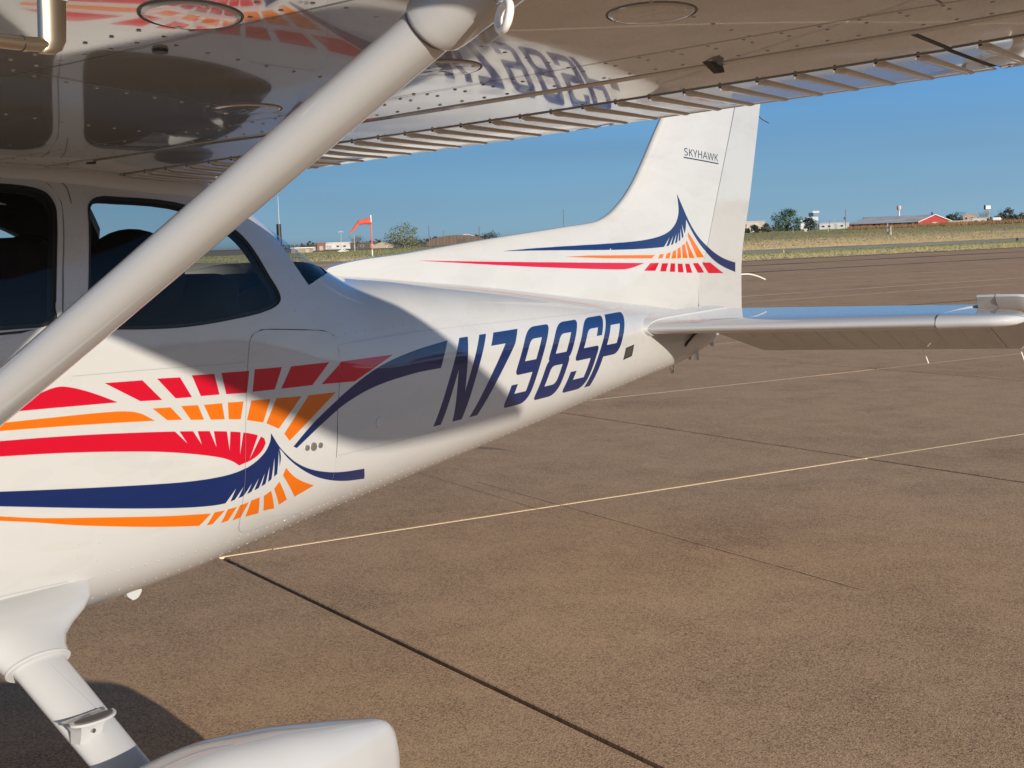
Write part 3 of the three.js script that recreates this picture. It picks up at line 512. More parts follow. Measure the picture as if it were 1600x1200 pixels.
function creased(geo, deg) {   // smooth where faces meet gently, sharp elsewhere; normals weighted by corner angle
  const g = geo.toNonIndexed(), P = g.attributes.position, n = P.count, cosA = Math.cos(deg * Math.PI / 180), map = new Map(), fn = [], N = new Float32Array(n * 3);
  const a = new THREE.Vector3(), b = new THREE.Vector3(), c = new THREE.Vector3();
  for (let i = 0; i < n; i += 3) {
    a.fromBufferAttribute(P, i); b.fromBufferAttribute(P, i + 1); c.fromBufferAttribute(P, i + 2); const m = new THREE.Vector3().subVectors(b, a).cross(new THREE.Vector3().subVectors(c, a)); const area = m.length(); fn.push(m.normalize());
    for (let k = 0; k < 3; k++) { const v = [a, b, c][k], key = Math.round(v.x * 2e4) + ',' + Math.round(v.y * 2e4) + ',' + Math.round(v.z * 2e4); if (!map.has(key)) map.set(key, []); map.get(key).push([i / 3, area]); }
  }
  for (let i = 0; i < n; i++) { a.fromBufferAttribute(P, i); const key = Math.round(a.x * 2e4) + ',' + Math.round(a.y * 2e4) + ',' + Math.round(a.z * 2e4), f = fn[Math.floor(i / 3)]; b.set(0, 0, 0); for (const [k, w] of map.get(key)) if (fn[k].dot(f) > cosA) b.addScaledVector(fn[k], w + 1e-12); b.normalize(); N.set([b.x, b.y, b.z], i * 3); }
  g.setAttribute('normal', new THREE.BufferAttribute(N, 3)); return g;
}
const v3 = (x, y, z) => new THREE.Vector3(x, y, z);

// ---- wing
const thick = (t) => 5 * .12 * (.2969 * Math.sqrt(Math.max(0, t)) - .126 * t - .3516 * t * t + .2843 * t ** 3 - .1036 * t ** 4), camber = (t) => t < .4 ? .02 / .16 * (.8 * t - t * t) : .02 / .36 * (.2 + .8 * t - t * t);
function wingAt(z) {   // leading edge x, chord, trailing edge height, incidence
  const f = clamp((z - 2.54) / (5.4 - 2.54)); return { le: lerp(.636, .725, f), te: lerp(2.262, 1.86, f), ty: 1.7705 + .0508 * z + .03 * f, inc: .100 - .058 * f };
}
function wingPoint(z, t, side) { const w = wingAt(z), c = w.te - w.le, x = w.le + c * t; return v3(x, w.ty + .016 * (1 - sstep(.5, 1.7, z)) * (1 - sstep(.70, .95, t)) + (1 - t) * c * w.inc + c * (camber(t) + side * Math.max(thick(t), .0008)), z); }
const lowY = (x, z) => { const w = wingAt(z), t = clamp((x - w.le) / (w.te - w.le)); return wingPoint(z, t, -1).y; };
const range = (a, b, n) => Array.from({ length: n + 1 }, (_, i) => lerp(a, b, i / n));
const FR = .686;
function wingSection(z, f = FR) { const s = []; for (let i = 0; i <= 36; i++) { const t = f * (.5 + .5 * Math.cos(Math.PI * i / 36)); s.push(wingPoint(z, t, 1)); } for (let i = 1; i <= 36; i++) { const t = f * (.5 - .5 * Math.cos(Math.PI * i / 36)); s.push(wingPoint(z, t, -1)); } return s; }
function aftSection(z, f0, dy = 0) { const s = []; for (let i = 0; i <= 12; i++) { const t = lerp(1, f0, i / 12); s.push(wingPoint(z, t, 1)); } for (let i = 0; i <= 12; i++) { const t = lerp(f0, 1, i / 12), p = wingPoint(z, t, -1); p.y -= dy * (t < 1 ? 1 : 0); s.push(p); } return s; }
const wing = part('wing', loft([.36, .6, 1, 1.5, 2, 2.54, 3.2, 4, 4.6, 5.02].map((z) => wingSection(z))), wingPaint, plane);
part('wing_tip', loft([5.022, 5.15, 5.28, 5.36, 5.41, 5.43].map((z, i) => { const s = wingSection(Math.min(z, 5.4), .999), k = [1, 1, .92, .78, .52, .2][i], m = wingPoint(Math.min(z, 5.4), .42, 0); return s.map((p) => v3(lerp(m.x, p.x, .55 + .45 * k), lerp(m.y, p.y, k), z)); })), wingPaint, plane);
// the opposite wing, mirrored with the slight roll of the parked aeroplane
{
  const flip = (g) => { g.scale(1, 1, -1); const P = g.attributes.position; for (let i = 0; i < P.count; i++) P.setY(i, P.getY(i) - .0411 * Math.abs(P.getZ(i))); const q = P.array, N = g.attributes.normal.array; for (const a of [q, N]) for (let i = 0; i < P.count; i += 3) for (let k = 0; k < 3; k++) { const t = a[(i + 1) * 3 + k]; a[(i + 1) * 3 + k] = a[(i + 2) * 3 + k]; a[(i + 2) * 3 + k] = t; } return g; };
  part('wing', flip(loft([.36, 1.5, 2.54, 4, 5.3, 5.4].map((z) => wingSection(z, .999)))), whitePaint, plane);
}
// flap and aileron: smooth nose, beaded rear skin
function beaded(name, z0, z1, pitch, fn, fc) {
  const zs = range(z0, z1, 10), t = (z, x) => (x - wingAt(z).le) / (wingAt(z).te - wingAt(z).le);
  const f = part(name, loft(zs.map((z) => aftSection(z, fn))), wingPaint, plane);
  // rear skin, 2 mm proud below, from the step to the trailing edge
  part('rear_skin', loft(zs.map((z) => { const s = []; for (let i = 0; i <= 14; i++) { const p = wingPoint(z, lerp(fc, .998, i / 14), -1); p.y -= .0024 * (1 - .8 * i / 14); s.push(p); } const a = wingPoint(z, .998, -1), b = wingPoint(z, fc, -1); a.y += .0006; b.y += .0008; s.push(a, b); return s; })), wingPaint, f);
  part('step_seam', loft(zs.map((z) => { const p = wingPoint(z, fc - .0016, -1); return [v3(p.x - .0016, p.y - .0006, z), v3(p.x + .0016, p.y - .0010, z), v3(p.x + .0016, p.y + .001, z), v3(p.x - .0016, p.y + .001, z)]; })), seamMat, f);
  let n = 0; for (let z = z0 + pitch * .6; z < z1 - .03; z += pitch, n++) {
    const S = []; for (let i = 0; i <= 16; i++) { const u = i / 16, tt = lerp(fc + .004, .997, u), p = wingPoint(z, tt, -1), k = Math.min(1, Math.sqrt(u / .05 + .02)), hw = .0135 * k * lerp(1, .86, u), h = .0064 * k * lerp(1, .55, u), r = []; p.y -= .0022 * (1 - .8 * u); for (let a = 0; a <= 10; a++) { const th = Math.PI * a / 10; r.push(v3(p.x, p.y + .0008 - h * Math.sin(th), z - hw * Math.cos(th))); } S.push(r); }
    const b = part('bead', loft(S, { closed: true, caps: true, crease: 55 }), wingPaint, f);
    const p = wingPoint(z, fc + .002, -1); const e = part('bead_end', new THREE.SphereGeometry(.0034, 8, 6).scale(.7, .7, 1), darkTrim, f); e.position.set(p.x, p.y - .0026, z);
  }
  return f;
}
const fcf = (1.965 - .636) / 1.626;
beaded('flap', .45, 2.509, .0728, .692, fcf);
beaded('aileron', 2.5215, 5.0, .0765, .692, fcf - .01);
{ // dark space between flap and aileron, trim strip along the gap, root fairing, bracket
  part('wing_gap', loft([2.5095, 2.521].map((z) => { const s = []; for (const t of [.69, .985]) s.push(wingPoint(z, t, -.55)); for (const t of [.985, .69]) s.push(wingPoint(z, t, .6)); return s; })), darkTrim, plane);
  part('gap_strip', loft(range(.45, 5.0, 24).map((z) => { const p = wingPoint(z, .6845, -1), q = wingPoint(z, .6915, -1); return [v3(p.x - .004, p.y - .0012, z), v3(q.x - .001, q.y - .0032, z), v3(q.x, q.y - .0022, z), v3(q.x, q.y + .002, z), v3(p.x - .004, p.y + .001, z)]; }), { crease: 25 }), wingPaint, wing);
  const g = new THREE.BufferGeometry(); const p = wingPoint(2.19, .682, -1);
  part('hinge_bracket', new THREE.ExtrudeGeometry((() => { const s = new THREE.Shape(); s.moveTo(-.03, .008); s.lineTo(.03, .008); s.lineTo(.045, -.012); s.lineTo(.03, -.014); s.closePath(); return s; })(), { depth: .012, bevelEnabled: true, bevelSize: .001, bevelThickness: .001, bevelSegments: 1 }).translate(p.x - .015, p.y, 2.184), darkTrim, wing);
  // fillet between wing root and cabin
  const rows = range(.75, 2.55, 40).map((x) => { const zW = .36, yl = x < 2.2 ? lowY(x, .43) : lowY(2.2, .43) - (x - 2.2) * .13; const zi = halfWidth(x, Math.min(yl - .03, fYT(x) - .02)); const s = [], k = x > 2.2 ? 1 - (x - 2.2) / .42 : 1; for (let a = 0; a <= 8; a++) { const th = a / 8 * Math.PI / 2; s.push(v3(x, yl - .034 * (1 - Math.sin(th)) * k - .001, zi - .002 + .042 * k * (1 - Math.cos(th)))); } s.push(v3(x, yl + .03, zi + .03 * k), v3(x, yl + .03, zi - .05)); return s; });
  part('root_fairing', loft(rows, { crease: 50 }), whitePaint, plane);
  const seamAt = (pts, w) => { const c = new THREE.CatmullRomCurve3(pts); return new THREE.TubeGeometry(c, 24, w, 5); };
  part('fairing_seam', [seamAt([v3(1.86, lowY(1.86, .44) - .030, .418), v3(1.97, lowY(1.97, .44) - .033, .415), v3(2.1, lowY(2.1, .44) - .045, .41), v3(2.3, lowY(2.26, .44) - .06, .405)], .0022)], seamMat, plane);
}
// skin laps, inspection covers, rivets under the wing
const under = (x, z, off = 0) => { const e = .01, p = v3(x, lowY(x, z), z), n = v3(1, (lowY(x + e, z) - lowY(x - e, z)) / (2 * e), 0).cross(v3(0, (lowY(x, z + e) - lowY(x, z - e)) / (2 * e), 1)).normalize(); if (n.y > 0) n.negate(); return [p.addScaledVector(n, off), n]; };
{
  const L = [], row = (x0, z0, x1, z1, d) => { const k = Math.round(Math.hypot(x1 - x0, z1 - z0) / d); for (let i = 0; i <= k; i++) { const x = lerp(x0, x1, i / k), z = lerp(z0, z1, i / k); L.push(under(x, z)); } };
  row(.94, .5, .94, 3.6, .055); row(.985, .5, .985, 3.6, .055); row(1.60, .5, 1.60, 3.4, .06); row(1.63, .5, 1.63, 3.4, .06); row(1.715, .5, 1.715, 3.4, .05);
  for (let z = .74; z < 3.4; z += .318) row(1.03, z, 1.58, z, .062);
  row(.72, 1.50, .92, 1.50, .05); row(.72, 2.02, .92, 2.02, .05);
  for (let z = .5; z < 3.2; z += .0728) L.push(under(2.235, z, .002));
  domes(L, .0038, .0013, wingPaint, wing);
  const lap = (x0, z0, x1, z1) => { const A = [], B = [], n = 40; for (let i = 0; i <= n; i++) { const x = lerp(x0, x1, i / n), z = lerp(z0, z1, i / n), dx = x1 - x0, dz = z1 - z0, l = Math.hypot(dx, dz); A.push(under(x - dz / l * .0011, z + dx / l * .0011, .0006)); B.push(under(x + dz / l * .0011, z - dx / l * .0011, .0006)); } return strip([A, B]); };
  [lap(1.005, .45, 1.005, 4.9), lap(1.585, .45, 1.585, 4.9), lap(1.008, 1.40, 1.58, 1.40), lap(1.008, 2.62, 1.58, 2.62)].forEach((g) => part('skin_seam', g, seamMat, wing));
  const cover = (x, z, r) => { const [p, n] = under(x, z, -.0004); const g = new THREE.LatheGeometry([[0, .0030], [r * .88, .0030], [r * .95, .0024], [r, .0004], [r, -.002]].map((q) => new THREE.Vector2(...q)), 48); const m = part('inspection_cover', g, wingPaint, wing); m.position.copy(p); m.quaternion.setFromUnitVectors(v3(0, 1, 0), n); const rim = part('cover_seam', new THREE.TorusGeometry(r + .0016, .0016, 6, 48).rotateX(Math.PI / 2), seamMat, m); for (const a of [.3, 3.44]) { const s = part('screw', new THREE.CylinderGeometry(.004, .0045, .0014, 10), steel, m); s.position.set(Math.cos(a) * r * .85, .0034, Math.sin(a) * r * .85); } };
  cover(.93, 1.83, .066); cover(1.42, 1.87, .066); cover(1.47, 1.40, .06); cover(1.33, 2.30, .06); cover(1.20, 2.66, .066);
  const drain = (x, z) => { const [p, n] = under(x, z); const m = part('drain_plug', new THREE.CylinderGeometry(.011, .013, .008, 14), darkTrim, wing); m.position.copy(p); m.quaternion.setFromUnitVectors(v3(0, 1, 0), n); }; drain(1.03, 1.66); drain(1.78, .60);
}
// ---- strut with cuff, tie-down ring
{
  const A = v3(.98, 1.922, 2.26), B = v3(.771, .86, .53), ax = A.clone().sub(B).normalize(), side = v3(1, 0, 0).addScaledVector(ax, -ax.x).normalize(), up = new THREE.Vector3().crossVectors(side, ax).normalize(), len = A.distanceTo(B);
  const sec = (s, c, t, n = 40, aft = 0) => { const o = B.clone().addScaledVector(ax, s), r = []; for (let i = 0; i < n; i++) { const a = i / n * 2 * Math.PI, ca = Math.cos(a), sa = Math.sin(a); const w = ca > 0 ? 1.25 : .75; r.push(o.clone().addScaledVector(side, c * ca * w + aft).addScaledVector(up, t * Math.sign(sa) * Math.pow(Math.abs(sa), .9))); } return r; };
  const strut = part('wing_strut', loft([0, len * .3, len * .6, len - .05].map((s) => sec(s, .046, .0275)), { crease: 60 }), whitePaint, plane);
  part('strut_cuff', loft([[.088, .0475, .0290], [.086, .0505, .0325], [.082, .053, .0350], [.07, .0545, .0365], [.04, .056, .0375], [0, .058, .039], [-.05, .061, .041], [-.10, .064, .044]].map(([d, c, t]) => sec(len - d, c, t)), { crease: 60 }), whitePaint, plane);
  part('cuff_seam', loft([.091, .088].map((d) => sec(len - d, .0468, .0283))), seamMat, strut);
  part('strut_fairing', loft([[.0, .075, .055], [.04, .062, .042], [.10, .052, .034], [.12, .0475, .029]].map(([d, c, t]) => sec(d, c, t)), { crease: 60 }), whitePaint, plane);
  const R = v3(.95, 1.874, 2.313); const ring = part('tie_down_ring', new THREE.TorusGeometry(.0165, .0050, 12, 32), paint({ color: col(.86, .85, .82) }), plane); ring.position.copy(R); ring.rotation.set(.35, .95, .5);
  part('ring_lug', new THREE.CylinderGeometry(.006, .009, .05, 12).translate(R.x + .004, R.y + .040, R.z - .002), whitePaint, plane);
  part('vent_lug', new RoundedBoxGeometry(.035, .022, .014, 3, .006).rotateZ(.5).translate(1.075, 1.880, 2.206), whitePaint, plane);
}
// ---- pitot tube
{
  const c = new THREE.CatmullRomCurve3([v3(.700, 1.963, 1.83), v3(.698, 1.90, 1.832), v3(.690, 1.876, 1.833), v3(.665, 1.864, 1.834), v3(.58, 1.862, 1.835), v3(.44, 1.866, 1.836)], false, 'catmullrom', .3);
  const brass = mat(.50, .42, .31, .36, 1);
  const t = part('pitot_tube', new THREE.TubeGeometry(new THREE.CatmullRomCurve3([v3(.705, 1.868, 1.836), v3(.655, 1.866, 1.836), v3(.55, 1.868, 1.836), v3(.44, 1.872, 1.836)]), 24, .0085, 16), brass, plane);
  const mastSec = (y, c2, t2, x) => { const r = []; for (let i = 0; i < 24; i++) { const a = i / 24 * 2 * Math.PI; r.push(v3(x + c2 * Math.cos(a), y, 1.836 + t2 * Math.sin(a))); } return r; };
  part('mast', loft([mastSec(1.938, .0195, .0105, .703), mastSec(1.90, .0195, .0105, .701), mastSec(1.873, .019, .0105, .699), mastSec(1.862, .0165, .0095, .695), mastSec(1.857, .010, .006, .690)], { crease: 50 }), brass, t);
  part('mast_foot', loft([mastSec(1.99, .024, .014, .704), mastSec(1.932, .0225, .0125, .703), mastSec(1.920, .0212, .0117, .703)]), whitePaint, t);
  part('pitot_band', new THREE.TorusGeometry(.0087, .0006, 6, 20).rotateY(Math.PI / 2).translate(.655, 1.866, 1.836), darkTrim, t);
}
// ---- main landing gear (port, and a plain one on the far side)
function gear(side) {
  const P = v3(1.5, .815, .52), Q = v3(1.5, .36, 1.16), ax = Q.clone().sub(P).normalize(), up = new THREE.Vector3().crossVectors(ax, v3(1, 0, 0)).normalize();
  const sec = (s, f, a, t, n = 36) => { const o = P.clone().addScaledVector(ax, s), r = []; for (let i = 0; i < n; i++) { const th = i / n * 2 * Math.PI, c = Math.cos(th); r.push(o.clone().add(v3(c > 0 ? a * c : f * c, 0, 0)).addScaledVector(up, t * Math.sin(th))); } return r; };
  const S = (list) => list.map((s) => s.map((p) => v3(p.x, p.y - (side < 0 ? .02 : 0), p.z * side)));
  const leg = part('gear_leg', loft(S([[0, .060, .078, .030], [.25, .058, .074, .028], [.5, .054, .068, .0265], [.78, .05, .062, .025]].map((q) => sec(...q))), { crease: 60 }), whitePaint, plane);
  part('gear_cuff', loft(S([[-.045, .34, .29, .010], [-.02, .30, .275, .022], [.01, .24, .255, .034], [.04, .17, .215, .041], [.07, .12, .160, .0425], [.10, .092, .120, .0415], [.13, .080, .100, .040], [.153, .076, .092, .039]].map((q) => sec(...q))), { crease: 60 }), whitePaint, plane);
  part('cuff_lip', loft(S([[.150, .0768, .0928, .0398], [.152, .0780, .0940, .0410], [.1555, .0780, .0940, .0410], [.157, .0762, .0922, .0396]].map((q) => sec(...q))), { crease: 30 }), whitePaint, leg);
  if (side > 0) {
    // boarding step
    const o = P.clone().addScaledVector(ax, .36).addScaledVector(up, -.0);
    const st = part('boarding_step', (() => { const s = new THREE.Shape(); s.moveTo(-.055, -.004); s.quadraticCurveTo(-.05, .03, 0, .034); s.quadraticCurveTo(.055, .034, .062, .008); s.quadraticCurveTo(.06, -.006, .04, -.008); s.closePath(); return new THREE.ExtrudeGeometry(s, { depth: .003, bevelEnabled: true, bevelSize: .002, bevelThickness: .0015, bevelSegments: 2 }).rotateX(Math.PI / 2); })(), whitePaint, plane);
    st.position.set(1.472, .655, .862); st.rotation.y = 0;
    st.rotation.y = Math.PI; st.scale.z = -1;
    const grip = part('grip_tape', (() => { const s = new THREE.Shape(); s.moveTo(-.048, 0); s.quadraticCurveTo(-.044, .026, 0, .030); s.quadraticCurveTo(.048, .030, .053, .008); s.quadraticCurveTo(.05, -.002, .035, -.003); s.closePath(); return new THREE.ExtrudeGeometry(s, { depth: .001, bevelEnabled: false }).rotateX(Math.PI / 2).translate(0, .0035, 0); })(), mat(.10, .085, .075, .95), st);
    part('step_bracket', [loft([[.651, .052, .026, 0], [.640, .040, .019, 0], [.628, .034, .014, -.002], [.600, .031, .012, -.010]].map(([y, f, a, dz]) => [[-1, -1], [-.85, 1], [.85, 1], [1, -1]].map(([u, v]) => v3(1.472 + f * u, y, .846 + dz + a * v))), { crease: 25 })], whitePaint, plane);
    const bolt = part('step_bolt', new THREE.CylinderGeometry(.005, .005, .006, 12).rotateX(Math.PI / 2).translate(1.472, .625, .860), steel, plane);
    part('skin_seam', new THREE.TubeGeometry(new THREE.CatmullRomCurve3([P.clone().addScaledVector(ax, .18).addScaledVector(up, .0285).add(v3(.01, 0, 0)), P.clone().addScaledVector(ax, .33).addScaledVector(up, .0262).add(v3(.030, 0, 0))]), 8, .0004, 4), mat(.3, .3, .29), leg);
  }
  // wheel fairing: superelliptic sections along its length
  const T = pchip([.92, .98, 1.1, 1.3, 1.5, 1.7, 1.9, 2.02, 2.08, 2.105, 2.125], [.34, .44, .540, .607, .620, .598, .556, .526, .509, .492, .445]), Bt = pchip([.92, 1.0, 1.15, 1.4, 1.7, 2.0, 2.125], [.32, .25, .205, .19, .205, .25, .345]), Wd = pchip([.92, 1.0, 1.2, 1.5, 1.75, 1.95, 2.06, 2.105, 2.125], [.012, .06, .115, .128, .112, .078, .047, .032, .020]);
  const f = part('wheel_fairing', loft(range(.92, 2.125, 60).map((x) => { const r = [], y0 = (T(x) + Bt(x)) / 2, h = (T(x) - Bt(x)) / 2, w = Wd(x), n = lerp(2.5, 2.9, clamp((x - 1.2) / .8)); for (let i = 0; i < 48; i++) { const a = i / 48 * 2 * Math.PI, c = Math.cos(a), s = Math.sin(a); r.push(v3(x, y0 + h * Math.sign(s) * Math.pow(Math.abs(s), 2 / n), side * (1.13 + w * Math.sign(c) * Math.pow(Math.abs(c), 2 / n)))); } return r; }), { crease: 50 }), whitePaint, plane);
  const w = part('wheel', new THREE.TorusGeometry(.145, .075, 18, 40).scale(1, 1, 1).translate(1.5, .305, side * 1.13), rubber, plane);
  part('hub', new THREE.CylinderGeometry(.09, .09, .10, 24).rotateX(Math.PI / 2).translate(1.5, .305, side * 1.13), steel, w);
}
gear(1); gear(-1);
{ // nose wheel, in front of the frame
  const w = part('wheel', new THREE.TorusGeometry(.13, .06, 16, 36).translate(-.17, .275, 0), rubber, plane); part('nose_gear_leg', new THREE.CylinderGeometry(.035, .035, .55, 16).translate(-.17, .55, 0), whitePaint, plane);
  part('antenna_fin', new THREE.ExtrudeGeometry((() => { const s = new THREE.Shape(); s.moveTo(2.03, .77); s.lineTo(2.10, .78); s.lineTo(2.096, .722); s.quadraticCurveTo(2.085, .703, 2.066, .705); s.lineTo(2.052, .716); s.closePath(); return s; })(), { depth: .012, bevelEnabled: true, bevelSize: .002, bevelThickness: .002, bevelSegments: 2 }).translate(0, 0, .30), whitePaint, plane);
}
// ---- fin, dorsal fairing, rudder
{
  const LE = pchip([3.18, 3.256, 3.7, 4.303, 4.8, 5.05, 5.164, 5.278, 5.376, 5.693, 6.10, 6.235, 6.27], [1.50, 1.547, 1.585, 1.632, 1.667, 1.686, 1.714, 1.768, 1.833, 2.157, 2.575, 2.715, 2.725]);
  const hx = pchip([1.05, 1.242, 1.327, 1.603, 2.234, 2.725], [5.93, 5.931, 5.936, 6.074, 6.414, 6.66]), tx = pchip([1.05, 1.15, 1.195, 1.409, 1.838, 2.287, 2.725], [6.32, 6.528, 6.535, 6.541, 6.681, 6.824, 6.955]);
  const leInv = (y) => { let a = 3.18, b = 6.27; for (let i = 0; i < 30; i++) { const m = (a + b) / 2; if (LE(m) < y) a = m; else b = m; } return a; };
  const half = (x, y) => { // half thickness from the distance to the leading edge
    let e = 9; for (let k = -12; k <= 12; k++) { const xx = x + k * .03; if (xx < 3.18 || xx > 6.27) continue; e = Math.min(e, Math.hypot(x - xx, y - LE(xx))); } if (x > 6.1) e = Math.min(e, Math.max(.02, 2.725 - y));
    const T = lerp(.062, .038, clamp((y - 1.5) / 1.2)), k = 1 - Math.min(1, e / .42), taper = 1 - .10 * clamp((x - 5.6) / 1); return .004 + T * Math.sqrt(Math.max(0, 1 - k * k)) * taper * sstep(3.15, 3.9, x) + (x < 4 ? .012 * (1 - sstep(3.2, 4, x)) : 0);
  };
  const fv = (x, y) => [(x - 3.5) / 3.4, (y - 1.25) / (3.4 * 640 / 2048)];
  const rows = []; const xs = [...range(3.18, 5.0, 50), ...range(5.02, 6.66, 84)];
  const sideMesh = (sgn) => { const p = [], uv = [], idx = [], K = 40; xs.forEach((x, i) => { const yt = x < 6.27 ? LE(x) : 2.725; let yb = Math.min(yt - .01, Math.max(1.16, fYT(x) - .10)); if (x > 5.931) { let a = 1.2, b = 2.725; for (let q = 0; q < 30; q++) { const m = (a + b) / 2; if (hx(m) < x) a = m; else b = m; } yb = Math.min(yt - .001, Math.max(yb, a)); } for (let k = 0; k <= K; k++) { const f = 1 - Math.pow(1 - k / K, 1.6), y = lerp(yb, yt, f), z = k === K ? 0 : half(x, y); p.push(x, y, sgn * z); uv.push(...fv(x, y)); } if (i) for (let k = 0; k < K; k++) { const a = (i - 1) * (K + 1) + k, b = a + K + 1; sgn > 0 ? idx.push(a, b, a + 1, b, b + 1, a + 1) : idx.push(a, a + 1, b, b, a + 1, b + 1); } }); const g = new THREE.BufferGeometry(); g.setAttribute('position', new THREE.Float32BufferAttribute(p, 3)); g.setAttribute('uv', new THREE.Float32BufferAttribute(uv, 2)); g.setIndex(idx); g.computeVertexNormals(); return g; };
  const fin = part('vertical_fin', sideMesh(1), finPaint, plane); part('vertical_fin', sideMesh(-1), whitePaint, plane);
  const rSide = (sgn) => { const p = [], uv = [], idx = [], ys = range(1.0, 2.725, 60), K = 14; ys.forEach((y, i) => { const yy = Math.max(y, 1.05), h0 = y < 1.24 ? lerp(5.84, 5.945, clamp((y - 1.0) / .2)) : hx(yy) + .006, h1 = y < 1.17 ? lerp(5.90, 6.53, clamp((y - 1.0) / .17)) : tx(yy); for (let k = 0; k <= K; k++) { const f = k / K, x = lerp(h0, Math.max(h1, h0 + .01), f), T = lerp(.062, .038, clamp((y - 1.5) / 1.2)) * .945; const z = .003 + T * (1 - .78 * f); p.push(x, y, sgn * z); uv.push(...fv(x, y)); } if (i) for (let k = 0; k < K; k++) { const a = (i - 1) * (K + 1) + k, b = a + K + 1; sgn > 0 ? idx.push(a, a + 1, b, b, a + 1, b + 1) : idx.push(a, b, a + 1, b, b + 1, a + 1); } }); const g = new THREE.BufferGeometry(); g.setAttribute('position', new THREE.Float32BufferAttribute(p, 3)); g.setAttribute('uv', new THREE.Float32BufferAttribute(uv, 2)); g.setIndex(idx); g.computeVertexNormals(); return g; };
  const rud = part('rudder', rSide(1), finPaint, plane); part('rudder', rSide(-1), whitePaint, plane);
  part('hinge_gap', loft([[5.936, 1.24], [5.941, 1.327], [6.079, 1.603], [6.42, 2.234], [6.664, 2.72]].map(([x, y]) => { const T = .5 * lerp(.06, .036, clamp((y - 1.5) / 1.2)); return [v3(x - .006, y, T), v3(x + .012, y, T), v3(x + .012, y, -T), v3(x - .006, y, -T)]; })), darkTrim, fin);
  part('hinge_fitting', [new THREE.CylinderGeometry(.006, .008, .075, 10).rotateZ(.15).translate(5.935, 1.372, .055), new THREE.ConeGeometry(.012, .04, 10).translate(5.938, 1.262, .058), new THREE.BoxGeometry(.006, .07, .006).rotateZ(-.12).translate(6.243, 1.915, .05)], darkTrim, fin);
  const wick = (name, pts, r, m, parent) => part(name, new THREE.TubeGeometry(new THREE.CatmullRomCurve3(pts.map((q) => v3(...q))), 10, r, 6), m, parent);
  const cream = mat(.75, .70, .58, .6);
  wick('static_wick', [[6.81, 2.245, 0], [6.88, 2.222, 0], [6.965, 2.207, 0]], .0022, darkTrim, rud);
  wick('static_wick', [[6.53, 1.392, 0], [6.66, 1.39, 0], [6.78, 1.374, 0], [6.88, 1.352, 0]], .0045, cream, rud);
  domes([[5.15, 1.64], [5.13, 1.60], [5.105, 1.56], [5.09, 1.515], [5.18, 1.68]].map(([x, y]) => [v3(x, y, half(x, y)), v3(0, 0, 1)]), .005, .002, whitePaint, fin);
  // tail tie-down ring and fairing under the rudder
  part('tail_ring', new THREE.TorusGeometry(.022, .0045, 10, 24).scale(.6, 1, 1).translate(5.76, .965, .0), steel, plane);
  part('tail_light', new THREE.SphereGeometry(.012, 10, 8).translate(6.165, 1.052, .02), paint(), plane);
  part('elevator_horn_link', [new THREE.BoxGeometry(.05, .045, .04).translate(5.86, 1.155, .10), new THREE.TubeGeometry(new THREE.CatmullRomCurve3([v3(5.62, 1.09, .145), v3(5.68, 1.125, .15), v3(5.80, 1.14, .12), v3(5.86, 1.15, .1)]), 16, .006, 8)], darkTrim, plane);
  part('drain_tube', loft([[1.13, .008], [1.05, .014], [1.00, .022]].map(([y, w]) => { const r = []; for (let i = 0; i < 12; i++) { const a = i / 12 * 2 * Math.PI; r.push(v3(5.84 + w * Math.cos(a), y, .095 + .3 * w * Math.sin(a))); } return r; })), whitePaint, plane);
}
